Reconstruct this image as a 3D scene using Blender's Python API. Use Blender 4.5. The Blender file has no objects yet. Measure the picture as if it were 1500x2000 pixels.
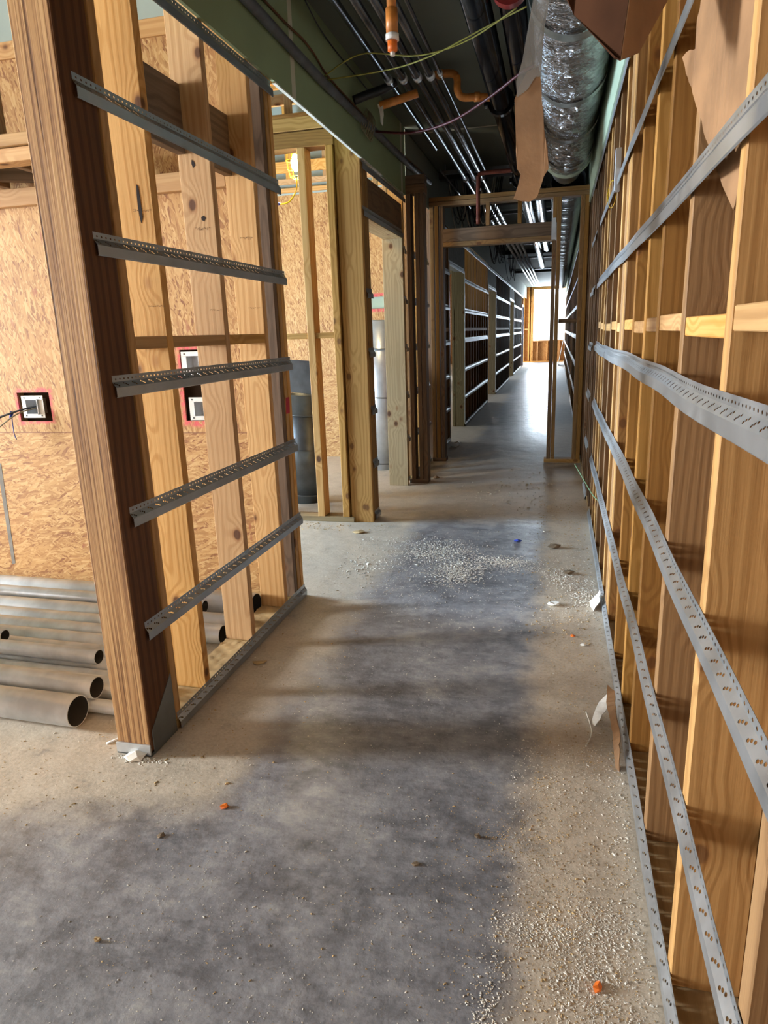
import bpy, bmesh, math, random
from mathutils import Vector, Matrix
random.seed(7)
C = bpy.context.scene.collection
PI = math.pi

# ------------------------------------------------------------------ camera
F = 1326.0
R = Matrix(((0.97, 0.03, -0.241), (0.24, -0.254, 0.937), (-0.034, -0.967, -0.254)))
def _cam_axes():
    v = Vector((1090-750, 640-1000, F)).normalized()
    d = Vector((925-750, 6050-1000, F)).normalized()
    d = (d - v*d.dot(v)).normalized()
    z = -d; x = v.cross(z)
    # rows: world axes expressed in camera (x right, y down, z forward)
    return x, v, z
ax, ay, az = _cam_axes()
H = 1.55
cam = bpy.data.cameras.new('camera'); camo = bpy.data.objects.new('camera', cam); C.objects.link(camo)
right = Vector((ax[0], ay[0], az[0])); down = Vector((ax[1], ay[1], az[1])); fwd = Vector((ax[2], ay[2], az[2]))
m = Matrix((right, -down, -fwd)).transposed().to_4x4()
m.translation = Vector((0, 0, H))
camo.matrix_world = m
cam.sensor_fit = 'VERTICAL'; cam.sensor_height = 36; cam.sensor_width = 27
cam.lens = 36*F/2000.0
cam.clip_start = 0.02; cam.clip_end = 300
bpy.context.scene.camera = camo

# ------------------------------------------------------------------ world, lights, exposure
sc = bpy.context.scene
sc.view_settings.view_transform = 'Standard'; sc.view_settings.look = 'None'
sc.view_settings.gamma = 1; sc.view_settings.use_curve_mapping = False
sc.view_settings.exposure = 0.35
w = bpy.data.worlds.new('sky'); sc.world = w; w.use_nodes = True
w.node_tree.nodes['Background'].inputs[0].default_value = (0.80, 0.91, 1.0, 1)
w.node_tree.nodes['Background'].inputs[1].default_value = 6.5
def area(name, loc, rot, sx, sy, power, col, portal=False):
    l = bpy.data.lights.new(name, 'AREA'); l.shape = 'RECTANGLE'; l.size = sx; l.size_y = sy
    l.energy = power; l.color = col
    o = bpy.data.objects.new(name, l); C.objects.link(o); o.location = loc; o.rotation_euler = rot
    if portal: l.cycles.is_portal = True
    return o
# rotation (0,-90deg,0) -> light shines towards +X
XP = (0, -PI/2, 0)
WARM = (1.0, 0.90, 0.78); COOL = (0.72, 0.87, 1.0); NEUT = (1.0, 0.96, 0.90)
area('window_light_room', (-11.0, 0.35, 2.3), XP, 2.0, 1.3, 1900, (0.93, 0.97, 1.0))
area('window_light_passage', (-6.2, 4.52, 1.25), XP, 2.2, 1.5, 700, (0.62, 0.81, 1.0))
area('fill_light_front', (-3.6, -3.3, 1.9), (PI/2, 0, 0), 4.6, 2.6, 85, (0.90, 0.95, 1.0))  # soft fill added near the rear wall, which has no opening
area('window_light_back_room', (-6.2, 7.0, 1.7), XP, 1.8, 1.6, 80, (1.0, 0.96, 0.9))
area('side_room_light_door', (-5.0, 10.7, 1.4), XP, 2.2, 1.6, 70, (0.85, 0.93, 1.0))  # area light put inside the side room, no window behind it
area('side_room_light_bay', (-5.0, 13.8, 1.9), XP, 2.2, 2.4, 14, (1.0, 0.85, 0.6))  # warm area light added for the amber glow behind the bay
area('side_room_light_door_far', (-5.0, 16.5, 1.4), XP, 2.2, 1.6, 80, (0.80, 0.9, 1.0))  # placed in the room to spill through the doorway, wall behind is solid
area('side_room_light_door_end', (-5.0, 23.6, 1.4), XP, 2.2, 1.8, 90, (0.80, 0.9, 1.0))  # added in the last side room for its doorway, without a window
area('end_room_light', (-3.6, 32.6, 1.6), XP, 2.4, 1.8, 300, (1.0, 0.95, 0.9))  # area light inside the end room, no window modelled there
area('end_window_portal', (-0.35, 33.9, 2.1), (-PI/2, 0, 0), 1.75, 2.45, 1, (1, 1, 1), True)
area('end_window_daylight', (-0.35, 34.35, 2.15), (-PI/2, 0, 0), 1.7, 2.4, 300, (0.72, 0.86, 1.0))

# ------------------------------------------------------------------ helpers
def hx(s):
    s = s.lstrip('#'); v = [int(s[i:i+2], 16)/255 for i in (0, 2, 4)]
    return tuple((c/12.92 if c <= .04045 else ((c+.055)/1.055)**2.4) for c in v) + (1,)

class NT:
    def __init__(s, name):
        s.m = bpy.data.materials.new(name); s.m.use_nodes = True
        s.t = s.m.node_tree; s.b = s.t.nodes['Principled BSDF']
    def n(s, typ, **kw):
        o = s.t.nodes.new(typ)
        for k, v in kw.items(): setattr(o, k, v)
        return o
    def l(s, a, b): s.t.links.new(a, b)
    def setin(s, sock, v):
        if isinstance(v, bpy.types.NodeSocket): s.l(v, sock)
        else: sock.default_value = v
    def math(s, op, a, b=0.0, c=None, clamp=False):
        o = s.n('ShaderNodeMath', operation=op); o.use_clamp = clamp
        s.setin(o.inputs[0], a); s.setin(o.inputs[1], b)
        if c is not None: s.setin(o.inputs[2], c)
        return o.outputs[0]
    def vmath(s, op, a, b=(0, 0, 0)):
        o = s.n('ShaderNodeVectorMath', operation=op); s.setin(o.inputs[0], a); s.setin(o.inputs[1], b)
        return o.outputs[0]
    def mix(s, f, a, b, typ='MIX'):
        o = s.n('ShaderNodeMix', data_type='RGBA', blend_type=typ)
        s.setin(o.inputs[0], f); s.setin(o.inputs[6], a); s.setin(o.inputs[7], b)
        return o.outputs[2]
    def ramp(s, f, *st):
        o = s.n('ShaderNodeValToRGB'); e = o.color_ramp.elements
        while len(e) < len(st): e.new(.5)
        for i, (p, c) in enumerate(st):
            e[i].position = p; e[i].color = c if len(c) == 4 else (*c, 1)
        s.setin(o.inputs[0], f); return o.outputs[0]
    def smooth(s, v, a, b):
        o = s.n('ShaderNodeMapRange', interpolation_type='SMOOTHSTEP')
        s.setin(o.inputs[0], v); o.inputs[1].default_value = a; o.inputs[2].default_value = b
        return o.outputs[0]
    def noise(s, vec, scale, detail=3, rough=.55, dist=0):
        o = s.n('ShaderNodeTexNoise'); s.setin(o.inputs['Vector'], vec)
        o.inputs['Scale'].default_value = scale; o.inputs['Detail'].default_value = detail
        o.inputs['Roughness'].default_value = rough; o.inputs['Distortion'].default_value = dist
        return o.outputs[0]
    def mapping(s, vec, loc=(0, 0, 0), rot=(0, 0, 0), sca=(1, 1, 1)):
        o = s.n('ShaderNodeMapping'); s.setin(o.inputs[0], vec)
        o.inputs[1].default_value = loc; o.inputs[2].default_value = rot; o.inputs[3].default_value = sca
        return o.outputs[0]
    def obj(s): return s.n('ShaderNodeTexCoord').outputs['Object']
    def sep(s, v):
        o = s.n('ShaderNodeSeparateXYZ'); s.setin(o.inputs[0], v); return o.outputs
    def bump(s, h, strength=.3, dist=.01):
        o = s.n('ShaderNodeBump'); o.inputs['Strength'].default_value = strength
        o.inputs['Distance'].default_value = dist; s.setin(o.inputs['Height'], h)
        s.l(o.outputs[0], s.b.inputs['Normal'])
    def out(s, base, rough=.6, metal=0.0, spec=None):
        s.setin(s.b.inputs['Base Color'], base); s.setin(s.b.inputs['Roughness'], rough)
        s.setin(s.b.inputs['Metallic'], metal)
        if spec is not None: s.b.inputs['Specular IOR Level'].default_value = spec
        return s.m

def wood(name, light, dark, freq=110, knots=1.0, rough=.62, stripe=.5, tintvar=.25):
    """softwood: local Z is the grain direction; growth rings, fine fibres and knots."""
    s = NT(name); co = s.obj(); ri = s.n('ShaderNodeObjectInfo').outputs['Random']
    off = s.n('ShaderNodeCombineXYZ'); s.l(s.math('MULTIPLY', ri, 37.0), off.inputs[0])
    s.l(s.math('MULTIPLY', ri, 91.0), off.inputs[1]); s.l(s.math('MULTIPLY', ri, 53.0), off.inputs[2])
    p = s.vmath('ADD', co, off.outputs[0])
    vo = s.n('ShaderNodeTexVoronoi'); s.l(s.mapping(p, sca=(6, 6, 4.2)), vo.inputs['Vector'])
    vo.inputs['Scale'].default_value = 1.0
    kd = vo.outputs['Distance']
    near = s.smooth(kd, .50, .05)
    slow = s.noise(s.mapping(p, sca=(3, 3, .7)), 1.0, 2)
    x, y, z = s.sep(co)
    px = s.math('ADD', x, s.math('MULTIPLY', s.math('SUBTRACT', ri, .5), .14))
    py = s.math('ADD', y, .035)
    r = s.math('SQRT', s.math('ADD', s.math('MULTIPLY', px, px), s.math('MULTIPLY', py, py)))
    r = s.math('ADD', r, s.math('MULTIPLY', slow, .11))
    r = s.math('ADD', r, s.math('MULTIPLY', near, .05*knots))
    rings = s.math('SINE', s.math('MULTIPLY', r, freq*2.6))
    rings = s.smooth(rings, -.4, 1.0)
    fine = s.noise(s.mapping(p, sca=(160, 160, 3.0)), 1.0, 3)
    col = s.mix(s.math('MULTIPLY', rings, stripe), light, dark)
    col = s.mix(s.smooth(fine, .35, .75), col, s.mix(.35, col, dark))
    big = s.noise(s.mapping(p, sca=(2, 2, .8)), 1.0, 3)
    col = s.mix(s.math('MULTIPLY', s.smooth(big, .4, .75), .35), col, dark)
    hv = s.n('ShaderNodeHueSaturation')
    s.l(s.math('MULTIPLY_ADD', ri, tintvar, 1-tintvar*.5), hv.inputs['Value']); s.l(col, hv.inputs['Color'])
    s.l(s.math('MULTIPLY_ADD', ri, .2, .9), hv.inputs['Saturation'])
    col = hv.outputs[0]
    # knots
    kn = s.smooth(kd, .135, .085)
    ring = s.smooth(kd, .20, .12)
    col = s.mix(s.math('MULTIPLY', ring, .45*min(1, knots)), col, hx('#8a5226'))
    col = s.mix(s.math('MULTIPLY', kn, .85*min(1, knots)), col, hx('#4a2a1a'))
    s.bump(s.math('ADD', s.math('MULTIPLY', rings, .4), fine), .22, .002)
    return s.out(col, rough, spec=.25)

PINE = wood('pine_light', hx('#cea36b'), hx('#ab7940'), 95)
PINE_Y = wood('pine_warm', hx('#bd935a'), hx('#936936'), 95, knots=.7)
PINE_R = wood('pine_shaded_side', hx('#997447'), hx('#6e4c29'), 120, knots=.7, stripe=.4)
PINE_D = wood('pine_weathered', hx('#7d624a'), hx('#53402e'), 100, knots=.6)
def strand():
    s = NT('parallel_strand_lumber'); co = s.obj()
    a = s.noise(s.mapping(co, sca=(120, 120, 1.3)), 1.0, 2, .5, .3); b = s.noise(s.mapping(co, sca=(260, 260, 2.5)), 1.0, 2, .5)
    c = s.noise(s.mapping(co, sca=(14, 14, 1.2)), 1.0, 3)
    v = s.math('ADD', s.math('MULTIPLY', a, .62), s.math('ADD', s.math('MULTIPLY', b, .26), s.math('MULTIPLY', c, .22)))
    col = s.ramp(v, (.38, hx('#3f2614')), (.46, hx('#7d5736')), (.55, hx('#a67c50')), (.68, hx('#c79f6c')))
    s.bump(a, .4, .003); return s.out(col, .6, spec=.25)
LVL = strand()
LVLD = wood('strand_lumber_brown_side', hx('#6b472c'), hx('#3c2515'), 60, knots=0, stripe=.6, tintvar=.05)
JAMB = wood('pine_pale', hx('#bfa981'), hx('#9d855e'), 80)
PINE_DJ = wood('pine_dull_jamb', hx('#8f8062'), hx('#6d5f45'), 80)
PLATE = wood('pine_treated', hx('#a68d62'), hx('#7b6340'), 100, knots=.5)

def osb(name, seamz=None, marks=(), horiz_below=None, lumin=1.0):
    """oriented strand board in the XZ plane"""
    s = NT(name); co = s.obj(); x, y, z = s.sep(co)
    def layer(rot, sc_, off):
        v = s.n('ShaderNodeTexVoronoi'); v.inputs['Randomness'].default_value = 1
        wn_ = s.n('ShaderNodeTexNoise'); s.l(co, wn_.inputs['Vector']); wn_.inputs['Scale'].default_value = 5.0 + off; wn_.inputs['Detail'].default_value = 2
        wv = s.vmath('MULTIPLY', s.vmath('SUBTRACT', wn_.outputs['Color'], (.5,)*3), (.03, 0, .03))
        r = s.n('ShaderNodeVectorRotate', rotation_type='Y_AXIS')
        s.l(s.vmath('ADD', co, wv), r.inputs['Vector']); r.inputs['Angle'].default_value = rot
        mp = s.mapping(r.outputs[0], loc=(off, off*2, off*3), sca=sc_)
        s.l(mp, v.inputs['Vector']); v.inputs['Scale'].default_value = 1
        return v
    def stack(rot):
        a = layer(rot+.12, (100, 1, 13), 1.3); b = layer(rot+.62, (85, 1, 13), 4.1); c = layer(rot-.42, (120, 1, 19), 7.7)
        ca, cb, cc = a.outputs['Color'], b.outputs['Color'], c.outputs['Color']
        sel = s.math('GREATER_THAN', s.sep(ca)[1], .52)
        v = s.mix(sel, ca, cb)
        sel2 = s.math('GREATER_THAN', s.sep(cb)[2], .68)
        return s.sep(s.mix(sel2, v, cc))[0]
    v = stack(0.0)
    if horiz_below is not None:
        v2 = stack(PI/2)
        f = s.math('LESS_THAN', z, horiz_below)
        o = s.n('ShaderNodeMix'); s.l(f, o.inputs[0]); s.l(v, o.inputs[2]); s.l(v2, o.inputs[3]); v = o.outputs[0]
    fine = s.noise(s.mapping(co, sca=(300, 1, 60)), 1.0, 2)
    vv = s.math('ADD', v, s.math('MULTIPLY', s.math('SUBTRACT', fine, .5), .35))
    col = s.ramp(vv, (0, hx('#7f5232')), (.12, hx('#986c40')), (.38, hx('#a97f4e')), (.66, hx('#b48c58')), (.95, hx('#c29e6b')))
    big = s.noise(co, 1.7, 3)
    col = s.mix(s.smooth(big, .45, .8), col, s.mix(.35, col, hx('#c08a52')))
    spot = s.noise(s.mapping(co, sca=(14, 1, 6)), 1.0, 2)
    col = s.mix(s.math('MULTIPLY', s.smooth(spot, .70, .76), .65), col, hx('#8f4f38'))
    if seamz is not None:
        for sz in seamz:
            d = s.math('ABSOLUTE', s.math('SUBTRACT', z, sz))
            col = s.mix(s.math('MULTIPLY', s.smooth(d, .004, .0015), .75), col, hx('#6b3a2a'))
    n = s.noise(co, 34.0, 3)
    n2 = s.noise(co, 9.0, 3)
    for (cx, cz, hw, hh) in marks:      # red spray paint around box cut-outs
        dx = s.math('SUBTRACT', s.math('ABSOLUTE', s.math('SUBTRACT', x, cx)), hw)
        dz = s.math('SUBTRACT', s.math('ABSOLUTE', s.math('SUBTRACT', z, cz)), hh)
        d = s.math('MAXIMUM', dx, dz)
        d = s.math('ADD', d, s.math('MULTIPLY', s.math('SUBTRACT', n2, .5), .06))
        f = s.math('MULTIPLY', s.smooth(d, .030, .002), s.smooth(n, .25, .6))
        col = s.mix(s.math('MULTIPLY', f, .75), col, hx('#d4415a'))
    s.bump(v, .35, .002)
    return s.out(col, .6, spec=.3)

def concrete():
    s = NT('dusty_concrete'); co = s.obj(); x, y, z = s.sep(co)
    wv = s.mapping(co, rot=(0, 0, .6), sca=(1, 1.3, 1))
    n1 = s.noise(wv, 2.2, 9, .68, .3); n2 = s.noise(co, 9, 6, .66); n3 = s.noise(co, 70, 4, .6)
    n4 = s.noise(s.mapping(co, rot=(0, 0, -.7), sca=(1, 2.5, 1)), 8, 6, .7, .4)
    n5 = s.noise(co, 28, 6, .75, .5)
    g = s.math('ADD', s.math('MULTIPLY', n1, .42), s.math('ADD', s.math('MULTIPLY', n2, .2), s.math('ADD', s.math('MULTIPLY', n4, .20), s.math('MULTIPLY', n5, .18))))
    grey = s.ramp(g, (.38, hx('#515155')), (.46, hx('#707074')), (.53, hx('#8c8c90')), (.63, hx('#aeaca8')))
    tan = s.ramp(s.math('ADD', s.math('MULTIPLY', n2, .5), s.math('MULTIPLY', n3, .5)), (.3, hx('#9f9382')), (.5, hx('#b9ac9a')), (.72, hx('#cdc1af')))
    wob = s.math('ADD', s.math('MULTIPLY', s.math('SUBTRACT', n1, .5), .9), s.math('MULTIPLY', s.math('SUBTRACT', n2, .5), .22))
    # dust strip along the right wall
    mr = s.smooth(s.math('ADD', x, s.math('MULTIPLY', wob, .38)), -.16, .02)
    # dust around the post and under the partition
    ml = s.math('MULTIPLY', s.smooth(s.math('ADD', x, s.math('MULTIPLY', wob, .5)), -.98, -1.2),
                s.smooth(s.math('ADD', s.math('ADD', y, s.math('MULTIPLY', wob, .5)), s.math('MULTIPLY', x, -.22)), 1.86, 2.12))
    ml2 = s.math('MULTIPLY', s.smooth(s.math('ADD', x, wob), -1.2, -2.2), s.smooth(y, 1.2, 1.9))
    mb = s.math('MULTIPLY', s.smooth(s.math('ADD', y, s.math('MULTIPLY', wob, .7)), 5.3, 5.8), s.smooth(y, 11.5, 8.0))
    mask = s.math('MAXIMUM', s.math('MAXIMUM', mr, ml), s.math('MAXIMUM', ml2, s.math('MULTIPLY', mb, .7)))
    mask = s.math('MULTIPLY', mask, s.smooth(n2, .12, .42))
    col = s.mix(mask, grey, tan)
    spk = s.n('ShaderNodeTexVoronoi'); s.l(co, spk.inputs['Vector']); spk.inputs['Scale'].default_value = 55
    sp = s.math('MULTIPLY', s.smooth(spk.outputs['Distance'], .16, .07), s.math('GREATER_THAN', s.sep(spk.outputs['Color'])[0], .72))
    col = s.mix(s.math('MULTIPLY', sp, .55), col, hx('#cfc6b6'))
    rough = s.math('MULTIPLY_ADD', mask, .30, s.math('MULTIPLY_ADD', n2, .22, .22), clamp=True)
    s.bump(s.math('ADD', s.math('MULTIPLY', n3, .8), s.math('ADD', s.math('ADD', s.math('MULTIPLY', n2, 2.2), s.math('MULTIPLY', s.noise(co, 3.5, 3), 6.0)), sp)), .32, .004)
    return s.out(col, rough, spec=.5)

def channel_mat():
    """galvanised steel with rows of slots pierced through it; UV in metres"""
    s = NT('slotted_galvanised_steel'); uv = s.n('ShaderNodeUVMap'); uv.uv_map = 'UVMap'
    u, v, _ = s.sep(uv.outputs[0]); co = s.obj()
    def dot(period, cu, cv, hu, hv, skew=0.0):
        fu = s.math('SUBTRACT', s.math('MODULO', s.math('ADD', u, 100.0), period), cu)
        dv = s.math('SUBTRACT', v, cv)
        a = s.math('DIVIDE', fu, hu); b = s.math('DIVIDE', dv, hv)
        return s.math('LESS_THAN', s.math('ADD', s.math('MULTIPLY', a, a), s.math('MULTIPLY', b, b)), 1.0)
    m_ = dot(.052, .010, .0285, .0042, .0032)
    for c in ((.052, .020, .0325, .0042, .0032), (.052, .027, .0375, .0042, .0032), (.024, .012, .0125, .0042, .0032)):
        m_ = s.math('MAXIMUM', m_, dot(*c))
    n = s.noise(s.mapping(co, sca=(1, 1, 1)), 9, 4); f = s.noise(co, 120, 3)
    col = s.mix(n, hx('#8d9296'), hx('#b9bec2'))
    tr = s.n('ShaderNodeBsdfTransparent'); mx = s.n('ShaderNodeMixShader')
    s.out(col, s.math('MULTIPLY_ADD', n, .22, .30), .85)
    s.bump(f, .06, .001)
    s.l(m_, mx.inputs[0]); s.l(s.b.outputs[0], mx.inputs[1]); s.l(tr.outputs[0], mx.inputs[2])
    s.l(mx.outputs[0], s.t.nodes['Material Output'].inputs[0])
    return s.m

def simple(name, col, rough=.6, metal=0, spec=None, var=.12, scale=12, bump=0, bscale=40):
    s = NT(name); co = s.obj(); c = hx(col)
    n = s.noise(co, scale, 4)
    d = tuple(max(0, k*(1-var*2)) for k in c[:3]) + (1,); b = tuple(min(1, k*(1+var)) for k in c[:3]) + (1,)
    colr = s.mix(s.smooth(n, .3, .7), d, b)
    if bump: s.bump(s.noise(co, bscale, 4), bump, .004)
    return s.out(colr, rough, metal, spec)

def drywall(name, col, tapes=(), axis=1, zt=None, bands=True):
    s = NT(name); co = s.obj(); c = hx(col); n = s.noise(co, 3, 4); n2 = s.noise(co, 30, 3)
    col_ = s.mix(n, tuple(k*.85 for k in c[:3])+(1,), c)
    comp = s.sep(co)[axis]
    for (t, wd) in tapes:
        d = s.math('ADD', s.math('ABSOLUTE', s.math('SUBTRACT', comp, t)), s.math('MULTIPLY', s.math('SUBTRACT', n2, .5), .012))
        col_ = s.mix(s.math('MULTIPLY', s.smooth(d, wd, wd*.8), .8), col_, hx('#c9c3b0'))
    s.bump(n2, .05, .002)
    return s.out(col_, .75, spec=.2)

OSB_A = osb('strand_board_room', (1.03,), marks=((-3.10, 1.19, .115, .09), (-1.97, 1.30, .11, .21)), horiz_below=1.03)
OSB_B = osb('strand_board_back_room', (1.05,), marks=((-2.15, 1.92, .2, .09),), horiz_below=1.05)
OSB_C = osb('strand_board_plain', None)
CONC = concrete(); CHAN = channel_mat()
GALV = simple('galvanised_sheet', '#d3d8dc', .30, .65, var=.08, scale=6, bump=.05, bscale=60)
GALVD = simple('galvanised_sheet_dark', '#7c8286', .34, .9, var=.15, scale=5, bump=.05)
BLACKP = simple('black_steel_pipe', '#15161a', .16, .55, var=.3, scale=8)
CONDUIT = simple('conduit_steel', '#6c7078', .24, .85, var=.25, scale=5)
GREEN = drywall('green_board', '#8f9f7c', tapes=((4.0, .035), (6.78, .035), (2.3, .03)))
GREENR = drywall('green_board_right', '#a9b8a0')
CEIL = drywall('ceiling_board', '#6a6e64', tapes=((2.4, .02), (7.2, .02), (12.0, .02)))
BLUEB = drywall('blue_grey_board', '#a3afa8')
ORANGE = simple('orange_plastic_pipe', '#c9803a', .42, 0, var=.15, scale=14)
RED = simple('red_painted_iron', '#8a2a26', .4, .1, var=.2)
REDC = simple('red_cable_jacket', '#4c0d16', .5)
WHITEP = simple('white_plastic', '#e6e4de', .5, var=.05)
BLUEP = simple('blue_plastic', '#2c45a8', .45)
OJ = simple('bright_orange_plastic', '#f07a28', .4)
YEL = simple('yellow_plastic', '#f2c81c', .4, var=.08)
STRING = simple('yellow_string', '#8f8a3a', .7)
BLACKR = simple('black_rubber', '#17181a', .5)
GREYC = simple('grey_cable', '#55585e', .45, var=.15)
TANC = simple('tan_cable', '#8b8166', .6)
WHITEW = simple('white_wire', '#d8d4c8', .5)
CARD = simple('cardboard', '#8f6c4a', .8, var=.12, scale=7, bump=.12, bscale=90)
CARDD = simple('cardboard_brown', '#3a2315', .9, 0, .08, var=.15, scale=5, bump=.1)
TAPE = simple('clear_packing_tape', '#8f8c86', .15, 0, spec=.9, var=.08); TAPE.node_tree.nodes['Principled BSDF'].inputs['Alpha'].default_value = .5
PAPER = simple('white_paper', '#d9d6cf', .7)
CHIPW = simple('drywall_crumbs', '#d8d2c6', .85, var=.15, scale=3)
SAW = simple('sawdust_chips', '#b79b6e', .85, var=.2, scale=5)
ROCK = simple('grey_crumb', '#7a6750', .85, var=.3)
DARK = simple('dark_cavity', '#4a3726', .9)
TILEY = simple('metal_box', '#c9ccca', .35, .6, var=.06)
INSUL = simple('duct_wrap_edge', '#9fa994', .7, bump=.4, bscale=60)
EMIT = NT('lamp_glow'); EMIT.b.inputs['Emission Color'].default_value = (1, .86, .5, 1)
EMIT.b.inputs['Emission Strength'].default_value = 60; EMIT = EMIT.m
def foil():
    s = NT('crinkled_foil'); co = s.obj()
    a = s.noise(s.mapping(co, sca=(1.0, 5, 1.0)), 3.5, 4, .6, .9)
    a = s.math('ABSOLUTE', s.math('SUBTRACT', a, .5))
    b = s.math('ABSOLUTE', s.math('SUBTRACT', s.noise(s.mapping(co, sca=(1, 4, 1)), 13, 3, .6, .8), .5))
    s.bump(s.math('ADD', a, s.math('MULTIPLY', b, .4)), 1.0, .09)
    return s.out(s.mix(a, hx('#8f8f8e'), hx('#b4b6b8')), .10, .98)
GALVP = simple('floor_pipe_steel', '#dde3ea', .32, .3, var=.10, scale=7, bump=.06, bscale=50); FOIL = foil(); PIPEIN = simple('pipe_inside_shade', '#2f2e2c', .8)  # PIPEIN: shade of the deep bore painted as a dark colour
def foilrib():
    s = NT('ribbed_duct_foil'); co = s.obj(); y = s.sep(co)[1]
    a = s.noise(co, 7, 4, .6, .5)
    s.bump(a, .6, .03)
    return s.out(hx('#c5c9cc'), .28, .92)
FOILR = foilrib()

# ---- mesh builders
def link(name, me, mat, parent=None, loc=None):
    o = bpy.data.objects.new(name, me); C.objects.link(o)
    if mat: me.materials.append(mat)
    if parent is not None: o.parent = parent
    if loc is not None: o.location = loc
    return o
def ploc(parent, p):
    p = Vector(p)
    return p - parent.location if parent is not None else p
def tag(o, label=None, cat=None, group=None, kind=None):
    if label: o['label'] = label
    if cat: o['category'] = cat
    if group: o['group'] = group
    if kind: o['kind'] = kind
    return o
def empty(name, loc, label, cat, group=None, kind=None):
    o = bpy.data.objects.new(name, None); C.objects.link(o); o.location = loc; o.empty_display_size = .1
    return tag(o, label, cat, group, kind)
def bm_box(bm, mn, mx, bev=0.0):
    c = [(a+b)/2 for a, b in zip(mn, mx)]; d = [b-a for a, b in zip(mn, mx)]
    r = bmesh.ops.create_cube(bm, size=1, matrix=Matrix.Translation(c) @ Matrix.Diagonal((*d, 1)))
    if bev:
        es = {e for v in r['verts'] for e in v.link_edges}
        bmesh.ops.bevel(bm, geom=list(es), offset=bev, segments=1, affect='EDGES')
def finish(bm, name, smooth=False):
    me = bpy.data.meshes.new(name); bm.to_mesh(me); bm.free()
    if smooth:
        for p in me.polygons: p.use_smooth = True
    return me
def lumber(name, mn, mx, mat, parent=None, bev=.0025, rot=(0, 0, 0)):
    """a board as one mesh whose local Z runs along its longest side"""
    mn, mx = Vector(mn), Vector(mx); d = mx-mn; c = (mn+mx)/2
    k = max(range(3), key=lambda i: d[i])
    if k == 0: M = Matrix(((0, 0, 1), (1, 0, 0), (0, 1, 0)))       # local z->X, x->Y, y->Z
    elif k == 1: M = Matrix(((1, 0, 0), (0, 0, 1), (0, -1, 0))).to_3x3(); 
    else: M = Matrix.Identity(3)
    if k == 1: M = Matrix(((0, 1, 0), (0, 0, 1), (1, 0, 0)))       # local z->Y, y->X, x->Z
    loc_d = [abs((M.transposed() @ d)[i]) for i in range(3)]
    bm = bmesh.new(); bm_box(bm, [-q/2 for q in loc_d], [q/2 for q in loc_d], bev)
    o = link(name, finish(bm, name), mat, parent, ploc(parent, c))
    e = M.to_euler(); e2 = Matrix.Rotation(rot[0], 3, 'X') @ Matrix.Rotation(rot[1], 3, 'Y') @ Matrix.Rotation(rot[2], 3, 'Z') @ M
    o.rotation_euler = e2.to_euler()
    return o
def box(name, mn, mx, mat, parent=None, bev=.002):
    """object coordinates stay world aligned with the origin at the world origin of its parent"""
    bm = bmesh.new(); p = parent.location if parent is not None else Vector((0, 0, 0))
    bm_box(bm, [a-b for a, b in zip(mn, p)], [a-b for a, b in zip(mx, p)], bev)
    return link(name, finish(bm, name), mat, parent)
def channel(name, x, ys, z, side, parent, wob=0.0, dz=None, seed=0):
    """resilient channel along Y on a wall face at x; side=+1 faces +X, -1 faces -X"""
    rnd = random.Random(seed)
    prof = [(.0012, .037), (.0012, .016), (.0145, -.004), (.0145, -.034), (.0115, -.037)]
    vs = [0]
    for a, b in zip(prof, prof[1:]): vs.append(vs[-1]+math.dist(a, b))
    y0, y1 = ys; L = y1-y0; n = max(2, int(L/.15))
    bm = bmesh.new(); uvl = bm.loops.layers.uv.new('UVMap'); rows = []
    p = parent.location if parent is not None else Vector((0, 0, 0))
    ph = rnd.random()*6
    for i in range(n+1):
        y = y0+L*i/n
        wz = wob*(math.sin(y*2.1+ph)*.6+math.sin(y*5.3+ph*2)*.4); wx = abs(wob)*.5*math.sin(y*3.7+ph)**2
        rows.append([bm.verts.new((x+side*(a+wx)-p.x, y-p.y, z+b+wz-p.z)) for a, b in prof])
    for i in range(n):
        for j in range(len(prof)-1):
            f = bm.faces.new((rows[i][j], rows[i+1][j], rows[i+1][j+1], rows[i][j+1]))
            for lp, (uu, vv) in zip(f.loops, ((L*i/n, vs[j]), (L*(i+1)/n, vs[j]), (L*(i+1)/n, vs[j+1]), (L*i/n, vs[j+1]))):
                lp[uvl].uv = (uu, vv)
    o = link(name, finish(bm, name), CHAN, parent)
    sm = o.modifiers.new('thickness', 'SOLIDIFY'); sm.thickness = .0009; sm.offset = 0
    return o
def channel_x(name, y, xs, z, parent):
    bm = bmesh.new(); p = parent.location
    prof = [(.0, .03), (.0, .012), (-.012, -.004), (-.012, -.03)]
    r = [[bm.verts.new((xx-p.x, y+a-p.y, z+b-p.z)) for a, b in prof] for xx in xs]
    for j in range(3): bm.faces.new((r[0][j], r[1][j], r[1][j+1], r[0][j+1]))
    o = link(name, finish(bm, name), GALV, parent); sm = o.modifiers.new('t', 'SOLIDIFY'); sm.thickness = .001
    return o
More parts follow.
